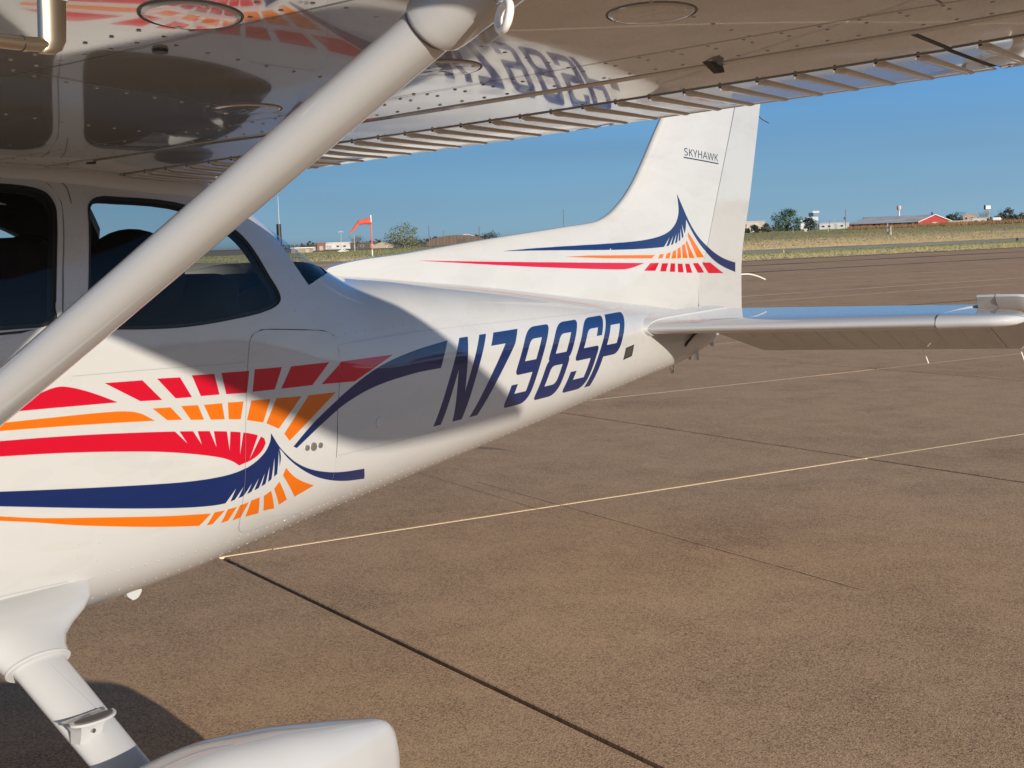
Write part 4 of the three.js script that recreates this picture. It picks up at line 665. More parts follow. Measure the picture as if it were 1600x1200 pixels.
// ---- tailplane and elevators
function tailplane(side) {
  const yS = (z) => 1.201 + (side > 0 ? .016 : -.01) * z, le = (z) => 5.062 + .142 * z;
  const m = (p) => v3(p.x, p.y, p.z * side);
  const foil = (z, x0, x1, T, k = 1) => { const s = []; const th = (t) => T * k * (t < .16 ? Math.sqrt(Math.max(0, 1 - (1 - t / .16) ** 2)) : 1 - .3 * Math.pow((t - .16) / .84, 1.4)); for (let i = 0; i <= 22; i++) { const t = .5 + .5 * Math.cos(Math.PI * i / 22); s.push(m(v3(lerp(x0, x1, t), yS(z) + .031 * (lerp(x0, x1, t) - x0) + th(t), z))); } for (let i = 1; i <= 22; i++) { const t = .5 - .5 * Math.cos(Math.PI * i / 22); s.push(m(v3(lerp(x0, x1, t), yS(z) + .031 * (lerp(x0, x1, t) - x0) - th(t), z))); } return s; };
  const stab = part('horizontal_stabilizer', loft([.02, .5, 1.0, 1.445].map((z) => foil(z, le(z), 5.895, .031)), { crease: 50 }), whitePaint, plane);
  part('stabilizer_tip', loft([[1.449, 0, 5.70, 1], [1.55, .004, 5.69, .92], [1.64, .012, 5.66, .85], [1.70, .035, 5.60, .74], [1.735, .075, 5.53, .55], [1.752, .13, 5.46, .3]].map(([z, d, x1, k]) => foil(z, le(z) + d, x1, .032, k)), { crease: 60 }), whitePaint, plane);
  part('tip_joint', loft([1.4455, 1.4485].map((z) => foil(z, le(z) + .001, 5.69, .0305)), { crease: 50 }), seamMat, stab);
  // root seal
  part('root_seal', loft([[.12, 1.42, .045], [.17, 1.34, .036], [.21, 1.15, .014], [.23, 1.03, .002]].map(([z, k, d]) => foil(z, le(z) - d, 5.9, .036, k)), { crease: 60 }), whitePaint, plane);
  // elevator, drooped
  const hinge = 5.905, dr = .475, te = .425;
  const el = (z, cF, cA) => { const y = yS(z) + .014, s = []; const P = (u, h) => m(v3(hinge + u * Math.cos(dr * .92) + h * Math.sin(dr * .92), y - u * Math.sin(dr * .92) + h * Math.cos(dr * .92), z)); const th = (u) => .003 + (cF < -.1 ? .034 : .029) * (1 - u / .5); const N = 12; for (let i = 0; i <= N; i++) { const u = lerp(cA, cF, i / N); s.push(P(u, th(Math.max(0, u)) * (u < 0 ? Math.sqrt(Math.max(.02, 1 - (u / Math.min(-.001, cF)) ** 2)) : 1))); } for (let i = 0; i <= N; i++) { const u = lerp(cF, cA, i / N); s.push(P(u, -th(Math.max(0, u)) * (u < 0 ? Math.sqrt(Math.max(.02, 1 - (u / Math.min(-.001, cF)) ** 2)) : 1))); } return s; };
  const elev = part('elevator', loft([[.075, -.015, .09], [.10, -.03, .20], [.22, -.03, .49], [.6, -.03, .485], [1.1, -.03, .478], [1.455, -.03, .472]].map((q) => el(...q)), { crease: 45 }), whitePaint, plane);
  const elevTip = part('elevator_tip', loft([[1.458, -.03, .472], [1.468, -.155, .472], [1.475, -.165, .472], [1.55, -.168, .47], [1.64, -.166, .465], [1.68, -.155, .455], [1.70, -.125, .44], [1.712, -.07, .41]].map((q) => el(...q)), { crease: 50 }), whitePaint, plane);
  part('horn_joint', loft([1.552, 1.555].map((z) => el(z, -.1690, .02)), { crease: 45 }), seamMat, elevTip);
  // raised chordwise beads on the underside
  for (let i = 0; i < 12; i++) { const z = .15 + i * .116, a = i < 2 ? .15 + i * .12 : .455, y = yS(z) + .014, c = Math.cos(dr * .92), s = Math.sin(dr * .92), P = (u) => v3(hinge + u * c - (.003 + .029 * (1 - u / .5)) * s, y - u * s - (.003 + .029 * (1 - u / .5)) * c, z * side); part('bead', new THREE.TubeGeometry(new THREE.LineCurve3(P(.03), P(a)), 2, .0045, 6), whitePaint, elev); }
  if (side > 0) { const W = (z) => { const y = yS(z); const c = mat(.75, .70, .58, .6); const e = el(z, -.03, .465)[0]; part('static_wick', new THREE.TubeGeometry(new THREE.CatmullRomCurve3([e, v3(e.x + .03, e.y - .035, z + .008), v3(e.x + .05, e.y - .085, z + .02)]), 8, .0036, 6), c, elev); }; W(1.045); W(1.50); }
}
tailplane(1); tailplane(-1);
// ---- whip antenna behind the cabin
{
  const a = part('whip_antenna', new THREE.CylinderGeometry(.0009, .0014, .10, 8).translate(3.195, 1.745, -.15), mat(.5, .5, .5, .6), plane);
  part('antenna_base', [new THREE.CylinderGeometry(.008, .0095, .13, 14).translate(3.192, 1.635, -.15), new THREE.CylinderGeometry(.016, .02, .06, 14).translate(3.192, 1.545, -.15)], darkTrim, a);
}
// ---- cabin interior
{
  part('cabin_floor', new RoundedBoxGeometry(2.0, .05, .84, 2, .02).translate(1.25, .84, 0), lining, plane);
  part('rear_bulkhead', new RoundedBoxGeometry(.03, .52, .54, 2, .012).translate(3.0, 1.14, 0), lining, plane);
  part('headliner', new RoundedBoxGeometry(2.2, .03, .80, 2, .012).translate(1.25, 1.815, 0), lining, plane);
  part('instrument_panel', new RoundedBoxGeometry(.12, .40, .88, 2, .03).translate(.42, 1.20, 0), darkTrim, plane);
  for (const z of [.25, -.25]) {
    const s = part('front_seat', [new RoundedBoxGeometry(.50, .14, .44, 4, .05).translate(1.45, 1.08, z), new RoundedBoxGeometry(.12, .56, .44, 5, .055).rotateZ(-.16).translate(1.76, 1.255, z)], seatMat, plane);
    part('headrest', new RoundedBoxGeometry(.105, .15, .27, 5, .045).rotateZ(-.12).translate(1.80, 1.592, z), seatMat, s);
    part('headrest_post', [-.05, .05].map((d) => new THREE.CylinderGeometry(.006, .006, .12, 8).translate(1.80, 1.53, z + d)), steel, s);
  }
  const r = part('rear_seat', [new RoundedBoxGeometry(.48, .16, .92, 4, .06).translate(2.08, 1.02, 0), new RoundedBoxGeometry(.13, .56, .92, 5, .06).rotateZ(-.2).translate(2.30, 1.28, 0)], seatMat, plane);
  for (const z of [.21, -.21]) part('headrest', new THREE.SphereGeometry(1, 24, 16).scale(.08, .13, .19).translate(2.22, 1.555, z), seatMat, r);
  part('assist_handle', new THREE.TubeGeometry(new THREE.CatmullRomCurve3([v3(2.0, 1.765, -.40), v3(2.0, 1.735, -.40), v3(2.02, 1.72, -.40), v3(2.12, 1.71, -.40), v3(2.22, 1.705, -.40), v3(2.24, 1.735, -.40)]), 24, .006, 8), darkTrim, plane);
}

// ---------------------------------------------------------------- beyond the apron
const ground = (x, z) => rise(x, z) - .02;
function at(azDeg, d) { const a = azDeg * Math.PI / 180, x = EYE.x + d * Math.cos(a), z = EYE.z - d * Math.sin(a); return [x, ground(x, z), z]; }   // a place by compass bearing and distance
const faceEye = (p) => Math.atan2(EYE.x - p[0], EYE.z - p[2]);   // turn that brings +z towards the viewpoint
const bearing = (px) => 34.09 - Math.atan((px - 800) / 2227) * 180 / Math.PI;   // degrees left of aft, from a measured sight line
const top = (px, py, d) => EYE.y + (402.3 - .03531 * px - py) * d / 2227;        // height above datum of a sighted top
const m2 = (c, r = .8, e = {}) => new THREE.MeshStandardMaterial({ color: col(...c), roughness: r, ...e });
const grainTex = dataTex(256, (u, v) => { const g = .78 + (fbm(u, v, 6, 5) - .5) * .5; return [g, g, g]; });
const wallMat = (c, r = .85) => new THREE.MeshStandardMaterial({ color: col(...c), roughness: r, map: grainTex });
const BARK = wallMat([.16, .12, .085]), BARKPALE = wallMat([.34, .29, .22]), GLASSDARK = mat(.03, .035, .04, .2), WOODPOLE = wallMat([.20, .155, .115]), POLEPALE = wallMat([.55, .52, .47]);
const leafMat = (r, g, b) => new THREE.MeshStandardMaterial({ color: col(r, g, b), roughness: .85, side: THREE.DoubleSide });

function limb(a, b, ra, rb, seg = 6) { const d = new THREE.Vector3().subVectors(b, a), g = new THREE.CylinderGeometry(rb, ra, d.length(), seg, 1); g.translate(0, d.length() / 2, 0); g.applyQuaternion(new THREE.Quaternion().setFromUnitVectors(v3(0, 1, 0), d.normalize())); return g.translate(a.x, a.y, a.z); }
// a tree: tapered trunk, limbs, crown of many leaf sprays in uneven clumps
function tree(name, label, px, d, h, w, o = {}) {
  const rnd = mulberry(Math.round(px * 13 + d * 7)), p = at(bearing(px), d), t = thing(name, label, o.category ?? 'tree', [p[0], p[1] - .1, p[2]], 0, o.group);
  const th = o.trunk ?? .25, R = w / 2, wood = [], tips = [], lean = (rnd() - .5) * .15;
  const fork = v3(lean * h, h * th, 0); wood.push(limb(v3(0, 0, 0), fork, w * .035 + .05, w * .024 + .03, 8));
  const nb = o.limbs ?? 7;
  for (let i = 0; i < nb; i++) {
    const a = i / nb * 6.28 + rnd() * .8, r = R * (.35 + .5 * rnd()), e = v3(Math.cos(a) * r, h * (th + (.45 + .45 * rnd()) * (1 - th)), Math.sin(a) * r), mid = fork.clone().lerp(e, .5).add(v3(0, -h * .03, 0));
    wood.push(limb(fork, mid, w * .02 + .02, w * .012 + .012), limb(mid, e, w * .012 + .012, .012)); tips.push(e, mid);
    if (o.bare) for (let k = 0; k < 9; k++) { const s = mid.clone().lerp(e, rnd()), f = s.clone().add(v3((rnd() - .5) * R * .9, h * (.06 + rnd() * .22), (rnd() - .5) * R * .9)); wood.push(limb(s, f, .022, .006, 4)); for (let q = 0; q < 3; q++) { const s2 = s.clone().lerp(f, .4 + rnd() * .5); wood.push(limb(s2, s2.clone().add(v3((rnd() - .5) * R * .5, h * (.03 + rnd() * .12), (rnd() - .5) * R * .5)), .012, .004, 3)); } }
  }
  const tr = part('trunk', wood, o.pale ? BARKPALE : BARK, t);
  const n = o.leaves ?? 900, P = [], N = [], C = [], clumps = [];
  const nc = o.clumps ?? 22; for (let i = 0; i < nc; i++) { const a = rnd() * 6.28, u = rnd(), y = o.cone ? u : .05 + .95 * u, prof = o.cone ? 1 - y * .92 : Math.sqrt(Math.max(.05, 1 - Math.pow(2 * y - .85, 2) * .75)), r = R * prof * (.35 + .6 * Math.sqrt(rnd())); clumps.push([v3(Math.cos(a) * r, h * (th * (o.low ?? .8) + y * (1 - th * (o.low ?? .8)) * .93), Math.sin(a) * r), R * (.22 + .20 * rnd()) * (o.cone ? .7 : 1), .72 + .56 * rnd()]); }
  for (let i = 0; i < n; i++) {
    const [c, cr, tone] = clumps[Math.floor(rnd() * nc)], q = v3(rnd() - .5, rnd() - .5, rnd() - .5).normalize().multiplyScalar(cr * Math.pow(rnd(), .45)).add(c); q.y = Math.max(q.y, .08 * h * (o.low ?? .8));
    const s = (o.size ?? .30) * (.6 + .8 * rnd()), u = v3(rnd() - .5, (rnd() - .5) * .7, rnd() - .5).normalize().multiplyScalar(s), v = v3(rnd() - .5, rnd() - .3, rnd() - .5).normalize().multiplyScalar(s * .7);
    for (const k of [[-1, -1], [1, -1], [1, 1], [-1, -1], [1, 1], [-1, 1]]) { P.push(q.x + u.x * k[0] * .5 + v.x * k[1] * .5, q.y + u.y * k[0] * .5 + v.y * k[1] * .5, q.z + u.z * k[0] * .5 + v.z * k[1] * .5); const kk = tone * (.8 + .4 * rnd()); C.push(kk, kk, kk * .95); }
  }
  if (n) { const g = new THREE.BufferGeometry(); g.setAttribute('position', new THREE.Float32BufferAttribute(P, 3)); g.setAttribute('color', new THREE.Float32BufferAttribute(C, 3)); g.computeVertexNormals(); const m = leafMat(...(o.colour ?? [.07, .085, .035])); m.vertexColors = true; part('crown', g, m, t); }
  return t;
}
const box = (w, h, d, x = 0, y = 0, z = 0) => new THREE.BoxGeometry(w, h, d).translate(x, y + h / 2, z);
function gable(w, h, r, d) { const s = new THREE.Shape(); s.moveTo(-w / 2, 0); s.lineTo(w / 2, 0); s.lineTo(w / 2, h); s.lineTo(0, h + r); s.lineTo(-w / 2, h); s.closePath(); return new THREE.ExtrudeGeometry(s, { depth: d, bevelEnabled: false }).translate(0, 0, -d); }
function slopes(w, h, r, d, over = .3, th = .12) { const L = Math.hypot(w / 2, r), a = Math.atan2(r, w / 2), out = []; for (const s of [-1, 1]) { const g = new THREE.BoxGeometry(L + over, th, d + 2 * over); g.translate(0, th / 2, 0); g.rotateZ(-s * a); g.translate(s * (w / 4 + over / 2 * Math.cos(a)), h + r / 2 - over / 2 * Math.sin(a) + .02, -d / 2); out.push(g); } return out; }
// a low building: wall, roof, windows, doors; w across the line of sight
function building(name, label, category, px, d, w, h, deep, o = {}) {
  const p = at(bearing(px), d), t = thing(name, label, category, [p[0], p[1] - .15, p[2]], faceEye(p) + (o.turn ?? 0), o.group), rr = o.rise ?? 0;
  part('wall', rr ? gable(w, h, rr, deep) : box(w, h, deep, 0, 0, -deep / 2), wallMat(o.wall ?? [.6, .56, .5]), t);
  if (rr) slopes(w, h, rr, deep).forEach((g) => part('roof', g, wallMat(o.roof ?? [.5, .5, .5], .6), t)); else part('roof', new RoundedBoxGeometry(w + .4, .22, deep + .4, 1, .03).translate(0, h + .11, -deep / 2), wallMat(o.roof ?? [.5, .5, .5], .6), t);
  for (const [kind, x, y, ww, hh] of o.openings ?? []) { const f = part(kind, box(ww, hh, .12, x, y, .02), kind === 'door' ? wallMat(o.door ?? [.45, .43, .4]) : wallMat([.6, .58, .55]), t); if (kind === 'window') part('pane', box(ww * .8, hh * .8, .06, x, y + hh * .1, .07), GLASSDARK, f); }
  return t;
}
function pole(label, px, d, h, o = {}) {
  const p = at(bearing(px), d), t = thing(o.name ?? 'utility_pole', label, o.category ?? 'pole', [p[0], p[1] - .2, p[2]], faceEye(p), o.group);
  part('shaft', new THREE.CylinderGeometry(o.r ?? .10, (o.r ?? .10) * 1.3, h, 10).translate(0, h / 2, 0), o.m ?? WOODPOLE, t);
  if (o.arm) part('crossarm', box(o.arm, .12, .12, 0, h - .55, .12), o.m ?? WOODPOLE, t);
  if (o.arm) for (const x of [-.42, 0, .42]) part('insulator', new THREE.CylinderGeometry(.04, .05, .16, 8).translate(x * o.arm, h - .36, .12), POLEPALE, t);
  if (o.lamps) for (const x of [-.45, 0, .45]) part('lamp_head', new RoundedBoxGeometry(.42, .2, .35, 2, .05).translate(x, h + .05 + (x ? 0 : .18), .08), wallMat([.6, .6, .58]), t);
  if (o.can) part('transformer', new THREE.CylinderGeometry(.22, .22, .7, 12).translate(-.3, h * .55, 0), wallMat([.12, .12, .12]), t);
  return t;
}

// ---- windsock
{
  const d = 185, p = at(bearing(590), d), t = thing('windsock', 'orange windsock bent over at its tip on a red and white pole in the grass', 'windsock', [p[0], p[1] - .1, p[2]], faceEye(p));
  const H = 5.35, red = m2([.75, .13, .07], .7), wh = m2([.8, .78, .74], .7);
  for (let i = 0; i < 6; i++) part('pole_section', new THREE.CylinderGeometry(.075, .085, H / 6 - .004, 12).translate(0, H / 6 * (i + .5), 0), i === 0 || i === 5 ? wh : red, t, i === 0 || i === 5 ? 'white section of the pole' : undefined);
  const C = new THREE.CatmullRomCurve3([v3(-.02, H - .75, 0), v3(-.75, H - .80, .05), v3(-1.45, H - .90, .05), v3(-1.75, H - 1.10, .05), v3(-2.2, H - 1.68, .1), v3(-2.72, H - 2.2, .1)]);
  const S = []; for (let i = 0; i <= 30; i++) { const u = i / 30, q = C.getPoint(u), tg = C.getTangent(u), b = v3(0, 0, 1), n = new THREE.Vector3().crossVectors(b, tg).normalize(), r = lerp(.40, .15, u) * (1 + .05 * Math.sin(u * 20)), ring = []; const flat = u > .45 ? .75 : 1; for (let k = 0; k < 20; k++) { const a = k / 20 * 6.283; ring.push(q.clone().addScaledVector(n, Math.cos(a) * r * flat).addScaledVector(b, Math.sin(a) * r)); } S.push(ring); }
  part('sock', loft(S, { caps: false, crease: 80 }), new THREE.MeshStandardMaterial({ color: col(.86, .10, .05), roughness: .8, side: THREE.DoubleSide }), t);
  part('hoop', new THREE.TorusGeometry(.41, .025, 8, 24).rotateY(Math.PI / 2).translate(-.03, H - .75, 0), mat(.3, .3, .3, .5, .6), t);
}
// ---- left of the fin: sheds, houses, poles and trees across the field
tree('sage_tree', 'grey-green spreading tree to the right of the windsock', 641, 330, 5.1, 8.8, { colour: [.135, .145, .075], leaves: 1700, clumps: 34, trunk: .2, size: .26, pale: true, limbs: 10, low: .6 });
building('tan_shed', 'low tan gabled shed just right of the windsock pole', 'shed', 607, 400, 6.0, .75, 5, { wall: [.42, .35, .26], roof: [.50, .44, .34], rise: 1.05, openings: [['door', 1.2, 0, .9, .7]] });
building('dark_house', 'long dark house behind the foot of the windsock', 'house', 578, 440, 8.5, 1.75, 6, { wall: [.10, .085, .075], roof: [.09, .085, .085], openings: [['window', -2.6, .6, 1, .7], ['window', -.6, .6, 1, .7], ['door', 2.4, .1, .9, 1.4]] });
building('brick_shop', 'red-brown square building left of the long white building', 'building', 511, 420, 2.6, 2.15, 4, { wall: [.26, .12, .085], roof: [.25, .14, .10], openings: [['door', 0, .1, 1.1, 1.3]] });
building('dark_shed', 'small black shed beside the red-brown building', 'shed', 499, 415, 2.0, 1.75, 3, { wall: [.05, .045, .045], roof: [.07, .065, .06], openings: [['door', .2, .1, .8, 1.2]] });
building('white_warehouse', 'long white building behind the lamp pole, left of the windsock', 'building', 537, 470, 8.2, 2.2, 9, { wall: [.62, .60, .56], roof: [.66, .65, .62], openings: [['door', -2.8, .1, 1.5, 1.4], ['window', 0, .8, 1, .6], ['window', 2.2, .8, 1, .6]] });
building('flat_shed', 'low white flat-roofed shed with a tan wall, leftmost building over the cabin', 'shed', 481, 330, 4.9, 1.15, 5, { wall: [.36, .27, .18], roof: [.80, .79, .76], openings: [['door', 1.2, .05, .9, .85], ['window', -1.2, .4, .8, .4]] });
building('white_hut', 'tiny white gabled hut in the grass under the lamp pole', 'hut', 545, 300, 1.7, .28, 1.5, { wall: [.72, .70, .64], roof: [.78, .76, .72], rise: .38, openings: [['door', .1, 0, .3, .25]] });
{ // rounded brown shed
  const p = at(bearing(722), 420), t = thing('arched_shed', 'wide brown shed with an arched roof between two poles left of the fin', 'shed', [p[0], p[1] - .1, p[2]], faceEye(p));
  const S = []; for (let k = 0; k <= 10; k++) { const z = -k * 1.2, r = []; for (let i = 0; i <= 24; i++) { const a = Math.PI * i / 24; r.push(v3(9.0 * Math.cos(a), 2.95 * Math.pow(Math.sin(a), .82), z)); } S.push(r); }
  part('roof', loft(S, { closed: false, caps: true, crease: 30 }), new THREE.MeshStandardMaterial({ color: col(.16, .115, .085), roughness: .8, side: THREE.DoubleSide, map: grainTex }), t);
  for (let i = 1; i < 12; i++) { const a = Math.PI * i / 12; part('batten', box(.09, 2.9 * Math.pow(Math.sin(a), .82), .05, 8.9 * Math.cos(a), 0, .03), wallMat([.13, .10, .08]), t); }
  part('door', box(2.2, 1.7, .1, 1.5, 0, .05), wallMat([.12, .09, .07]), t);
}
building('white_roofed_barn', 'white roof just showing over the right side of the arched brown shed', 'barn', 737, 520, 7, 2.6, 8, { wall: [.5, .5, .48], roof: [.82, .81, .79], rise: 1.0, openings: [['door', 0, 0, 2, 2]] });
pole('bare wooden pole between the grey-green tree and the arched brown shed', 679.5, 300, 4.95, { r: .075 });
pole('wooden utility pole with a crossarm behind the arched brown shed', 757.5, 420, 5.3, { arm: 1.6 });
pole('short wooden pole over the left side of the arched brown shed', 702, 500, 5.2, { arm: 1.5, r: .08 });
pole('pale pole carrying three lamp heads, left of the windsock', 542.5, 380, 4.9, { name: 'lamp_pole', lamps: true, m: POLEPALE, r: .07 });
pole('plain white pole midway between the lamp pole and the windsock', 563, 300, 3.6, { m: POLEPALE, r: .07 });
pole('faint wooden utility pole just right of the cabin antenna', 450, 520, 5.6, { arm: 1.8 });
pole('tall thin lamp pole standing over the dorsal fairing left of the fin', 889, 330, 7.6, { name: 'lamp_pole', r: .06, m: wallMat([.16, .15, .14]) });
tree('bare_tree', 'bare brown tree behind the white pole left of the windsock', 567, 430, 4.1, 5.2, { bare: true, leaves: 160, colour: [.10, .08, .055], limbs: 9, size: .16 });
tree('bush', 'small dark bush touching the left of the windsock pole', 600, 445, 2.4, 2.6, { category: 'bush', colour: [.05, .055, .03], leaves: 400, trunk: .08, low: .4 });
tree('bush', 'small dark tree over the black shed', 494, 500, 3.2, 2.8, { category: 'tree', colour: [.045, .05, .03], leaves: 350, trunk: .2 });
tree('dark_tree', 'low dark tree just right of the white-roofed barn', 751, 500, 3.1, 5.0, { colour: [.045, .052, .03], leaves: 700, trunk: .12, low: .5 });
tree('dark_tree', 'dark tree partly hidden by the dorsal fairing, right of the crossarm pole', 774, 500, 3.5, 6.4, { colour: [.045, .052, .03], leaves: 800, trunk: .12, low: .5 });
// ---- right of the fin
building('pale_depot', 'pale tan building behind the dark bushes at the edge of the rudder', 'building', 1181, 480, 8.6, 3.6, 9, { wall: [.62, .54, .44], roof: [.70, .64, .55], openings: [['window', -2.4, 1.6, 1.1, .9], ['window', 0, 1.6, 1.1, .9], ['door', 2.8, 0, 1.3, 2]] });
tree('bush', 'dark bush touching the rudder edge, leftmost of three before the pale tan building', 1170, 380, 2.3, 2.9, { category: 'bush', colour: [.035, .042, .022], leaves: 600, trunk: .06, low: .3 });
tree('bush', 'dark bush in the middle of three before the pale tan building', 1186, 380, 2.1, 2.6, { category: 'bush', colour: [.035, .042, .022], leaves: 600, trunk: .06, low: .3 });
tree('bush', 'olive bush between the dark bushes and the big green tree', 1202, 385, 2.3, 3.2, { category: 'bush', colour: [.06, .065, .03], leaves: 600, trunk: .06, low: .3 });
tree('green_tree', 'biggest green tree, broad and dense, right of the rudder', 1235, 400, 6.0, 8.3, { colour: [.042, .082, .024], leaves: 2600, clumps: 40, trunk: .14, size: .27, low: .35 });
tree('dark_tree', 'dark round tree in front of the white elevator tower', 1270, 395, 3.5, 3.9, { colour: [.03, .038, .02], leaves: 900, trunk: .12, low: .4 });
{ // elevator tower
  const d = 520, p = at(bearing(1276), d), t = thing('elevator_tower', 'white and black elevator tower of stacked blocks behind the dark round tree', 'tower', [p[0], p[1] - .2, p[2]], faceEye(p));
  const wh = wallMat([.78, .78, .77]), bk = wallMat([.05, .055, .06]);
  for (const x of [-.2, 1.7]) for (const z of [-.2, -1.8]) part('leg', box(.16, 6.2, .16, x, 0, z), wallMat([.4, .4, .4]), t);
  part('hopper', new RoundedBoxGeometry(2.2, 1.4, 2.2, 2, .08).translate(.8, 4.1, -1), wh, t); part('headhouse', new RoundedBoxGeometry(1.7, 1.25, 1.6, 2, .06).translate(-.6, 5.6, -.8), bk, t); part('gallery', new RoundedBoxGeometry(2.4, .8, 1.4, 2, .06).translate(1.1, 6.45, -.9), wh, t); part('side_bin', new RoundedBoxGeometry(1.4, 3.4, 1.8, 2, .08).translate(-3.6, 2.2, -1), wh, t); part('spout', limb(v3(-.6, 5, -.8), v3(-3.3, 3.9, -.9), .1, .1), wh, t);
}
building('white_office', 'long low white building between the elevator tower and the red barn', 'building', 1309, 500, 10, 2.15, 8, { wall: [.60, .60, .60], roof: [.56, .58, .60], openings: [['window', -3.6, .8, 1, .7], ['window', -1.6, .8, 1, .7], ['door', .6, .1, 1, 1.7], ['window', 2.6, .8, 1, .7]] });
building('pump_hut', 'little white hut at the top of the grass before the dark round tree', 'hut', 1264.5, 340, .5, .62, .6, { wall: [.78, .76, .72], roof: [.8, .78, .74], openings: [['door', 0, 0, .2, .45]] });
pole('thin utility pole just right of the elevator tower', 1286, 480, 3.3, { r: .06 });
pole('thin pole over the middle of the long low white building', 1302, 480, 3.1, { r: .06 });
pole('thin pale pole over the right half of the long low white building', 1309.5, 470, 3.3, { r: .06, m: POLEPALE });
pole('tall utility pole with a black transformer left of the red barn', 1327, 430, 5.9, { r: .085, can: true });
pole('short fence post at the top of the grass under the big green tree', 1245, 330, 1.25, { name: 'fence_post', category: 'post', r: .05, m: POLEPALE });
pole('short white fence post at the top of the grass under the long low white building', 1300, 320, 1.15, { name: 'fence_post', category: 'post', r: .06, m: POLEPALE });
tree('dark_tree', 'small square dark tree showing above the left end of the barn roof', 1354.5, 560, 3.9, 1.8, { colour: [.04, .045, .035], leaves: 300, trunk: .3 });
{ // red barn: gable end towards the apron, long roof running away to the left
  const d = 450, p = at(bearing(1465), d), t = thing('red_barn', 'red barn with a long grey metal roof and a white door in its gable', 'barn', [p[0], p[1] - .1, p[2]], faceEye(p) + .80);
  const w = 13.4, h = 1.2, r = 2.0, L = 29, red = wallMat([.42, .045, .04]), roofM = new THREE.MeshPhysicalMaterial({ color: col(.90, .87, .82), roughness: 1, specularIntensity: .05, map: grainTex });
  part('gable_wall', gable(w, h, r, .3), red, t);
  part('side_wall', box(.2, h, L - .4, -w / 2 + .3, 0, -L / 2), wallMat([.05, .045, .045]), t, 'dark open side under the eave'); part('side_wall', box(.2, h, L - .4, w / 2 - .3, 0, -L / 2), red, t); part('end_wall', gable(w, h, r, .3).translate(0, 0, -L + .3), red, t);
  slopes(w, h, r, L, .35, .1).forEach((g) => part('roof', g, roofM, t));
  for (const s of [-1, 1]) { const a = Math.atan2(r, w / 2), g = new THREE.BoxGeometry(Math.hypot(w / 2, r) + .35, .22, .1).rotateZ(-s * a).translate(s * (w / 4 + .16), h + r / 2 + .02, .38); part('barge_board', g, wallMat([.74, .72, .68]), t); }
  const dr = part('door', box(2.5, .95, .1, 0, 0, .08), wallMat([.74, .70, .62]), t); part('door_rail', box(2.8, .08, .06, 0, .98, .12), wallMat([.35, .33, .3]), dr);
  for (let i = 0; i < 7; i++) part('post', box(.14, h, .14, -w / 2 + .1, 0, -2 - i * 4), wallMat([.3, .27, .23]), t);
}
{ // water tower
  const d = 1200, p = at(bearing(1410), d), t = thing('water_tower', 'pale pink water tower on a single stem behind the barn roof', 'water tower', [p[0], p[1], p[2]], faceEye(p)), H = top(1410, 322, d) - p[1];
  part('stem', new THREE.CylinderGeometry(.62, .85, H - 2, 16).translate(0, (H - 2) / 2, 0), wallMat([.74, .74, .74]), t); part('tank', new THREE.LatheGeometry([[0, -2.3], [.7, -2.2], [1.5, -1.5], [1.75, -.4], [1.75, .7], [1.4, 1.5], [.6, 1.9], [0, 2]].map((q) => new THREE.Vector2(...q)), 24).translate(0, H - 2, 0), wallMat([.72, .50, .46]), t); part('catwalk', new THREE.TorusGeometry(1.85, .08, 6, 24).rotateX(Math.PI / 2).translate(0, H - 2.4, 0), wallMat([.5, .5, .5]), t);
}
tree('conifer', 'small pointed conifer above the ridge of the red barn', 1460.5, 540, 5.4, 2.3, { colour: [.03, .045, .025], leaves: 500, cone: true, trunk: .1, size: .3 });
tree('dark_tree', 'dark tree just right of the barn gable, left of a pair', 1484, 500, 3.0, 4.4, { colour: [.035, .045, .025], leaves: 700, trunk: .1, low: .4 });
tree('dark_tree', 'taller dark tree of a pair right of the barn gable', 1499, 500, 3.9, 6.2, { colour: [.035, .045, .025], leaves: 900, trunk: .1, low: .4 });
building('tan_block', 'pinkish tan block of a building under the trees, left of the bare tree', 'building', 1520, 470, 4.0, 2.9, 5, { wall: [.52, .38, .29], roof: [.55, .42, .33], openings: [['window', -1, 1.4, .7, .8], ['window', .8, 1.4, .7, .8]] });
building('white_wall_house', 'low white building in front of the bare tree by the billboard', 'building', 1535, 450, 4.2, 1.55, 5, { wall: [.72, .66, .58], roof: [.74, .69, .62], openings: [['door', 1, 0, .8, 1.2], ['window', -.9, .6, .8, .5]] });
building('long_shed', 'long thin white shed right of the barn door, behind the weeds', 'shed', 1507, 440, 7.0, .95, 4, { wall: [.66, .58, .48], roof: [.72, .66, .58], openings: [['door', -2, 0, .9, .8]] });
tree('bare_tree', 'bare pale tree beneath the billboard', 1543, 480, 4.4, 4.6, { bare: true, leaves: 90, colour: [.12, .10, .07], limbs: 9, size: .15, pale: true });
{ // billboard
  const d = 700, p = at(bearing(1548), d), t = thing('billboard', 'small black and white billboard on two pale posts above the bare tree', 'billboard', [p[0], p[1] - .2, p[2]], faceEye(p) + .5), H = top(1548, 322, d) - p[1];
  for (const x of [-.75, .75]) part('post', new THREE.CylinderGeometry(.12, .14, H - 1, 10).translate(x, (H - 1) / 2, -.1), POLEPALE, t);
  part('panel', new RoundedBoxGeometry(2.7, 2.0, 1.5, 1, .03).translate(0, H - .8, -.3), wallMat([.05, .05, .055]), t); part('poster', box(2.5, 1.7, .04, 0, H - 1.65, .47), wallMat([.80, .82, .84]), t, 'white poster face');
}
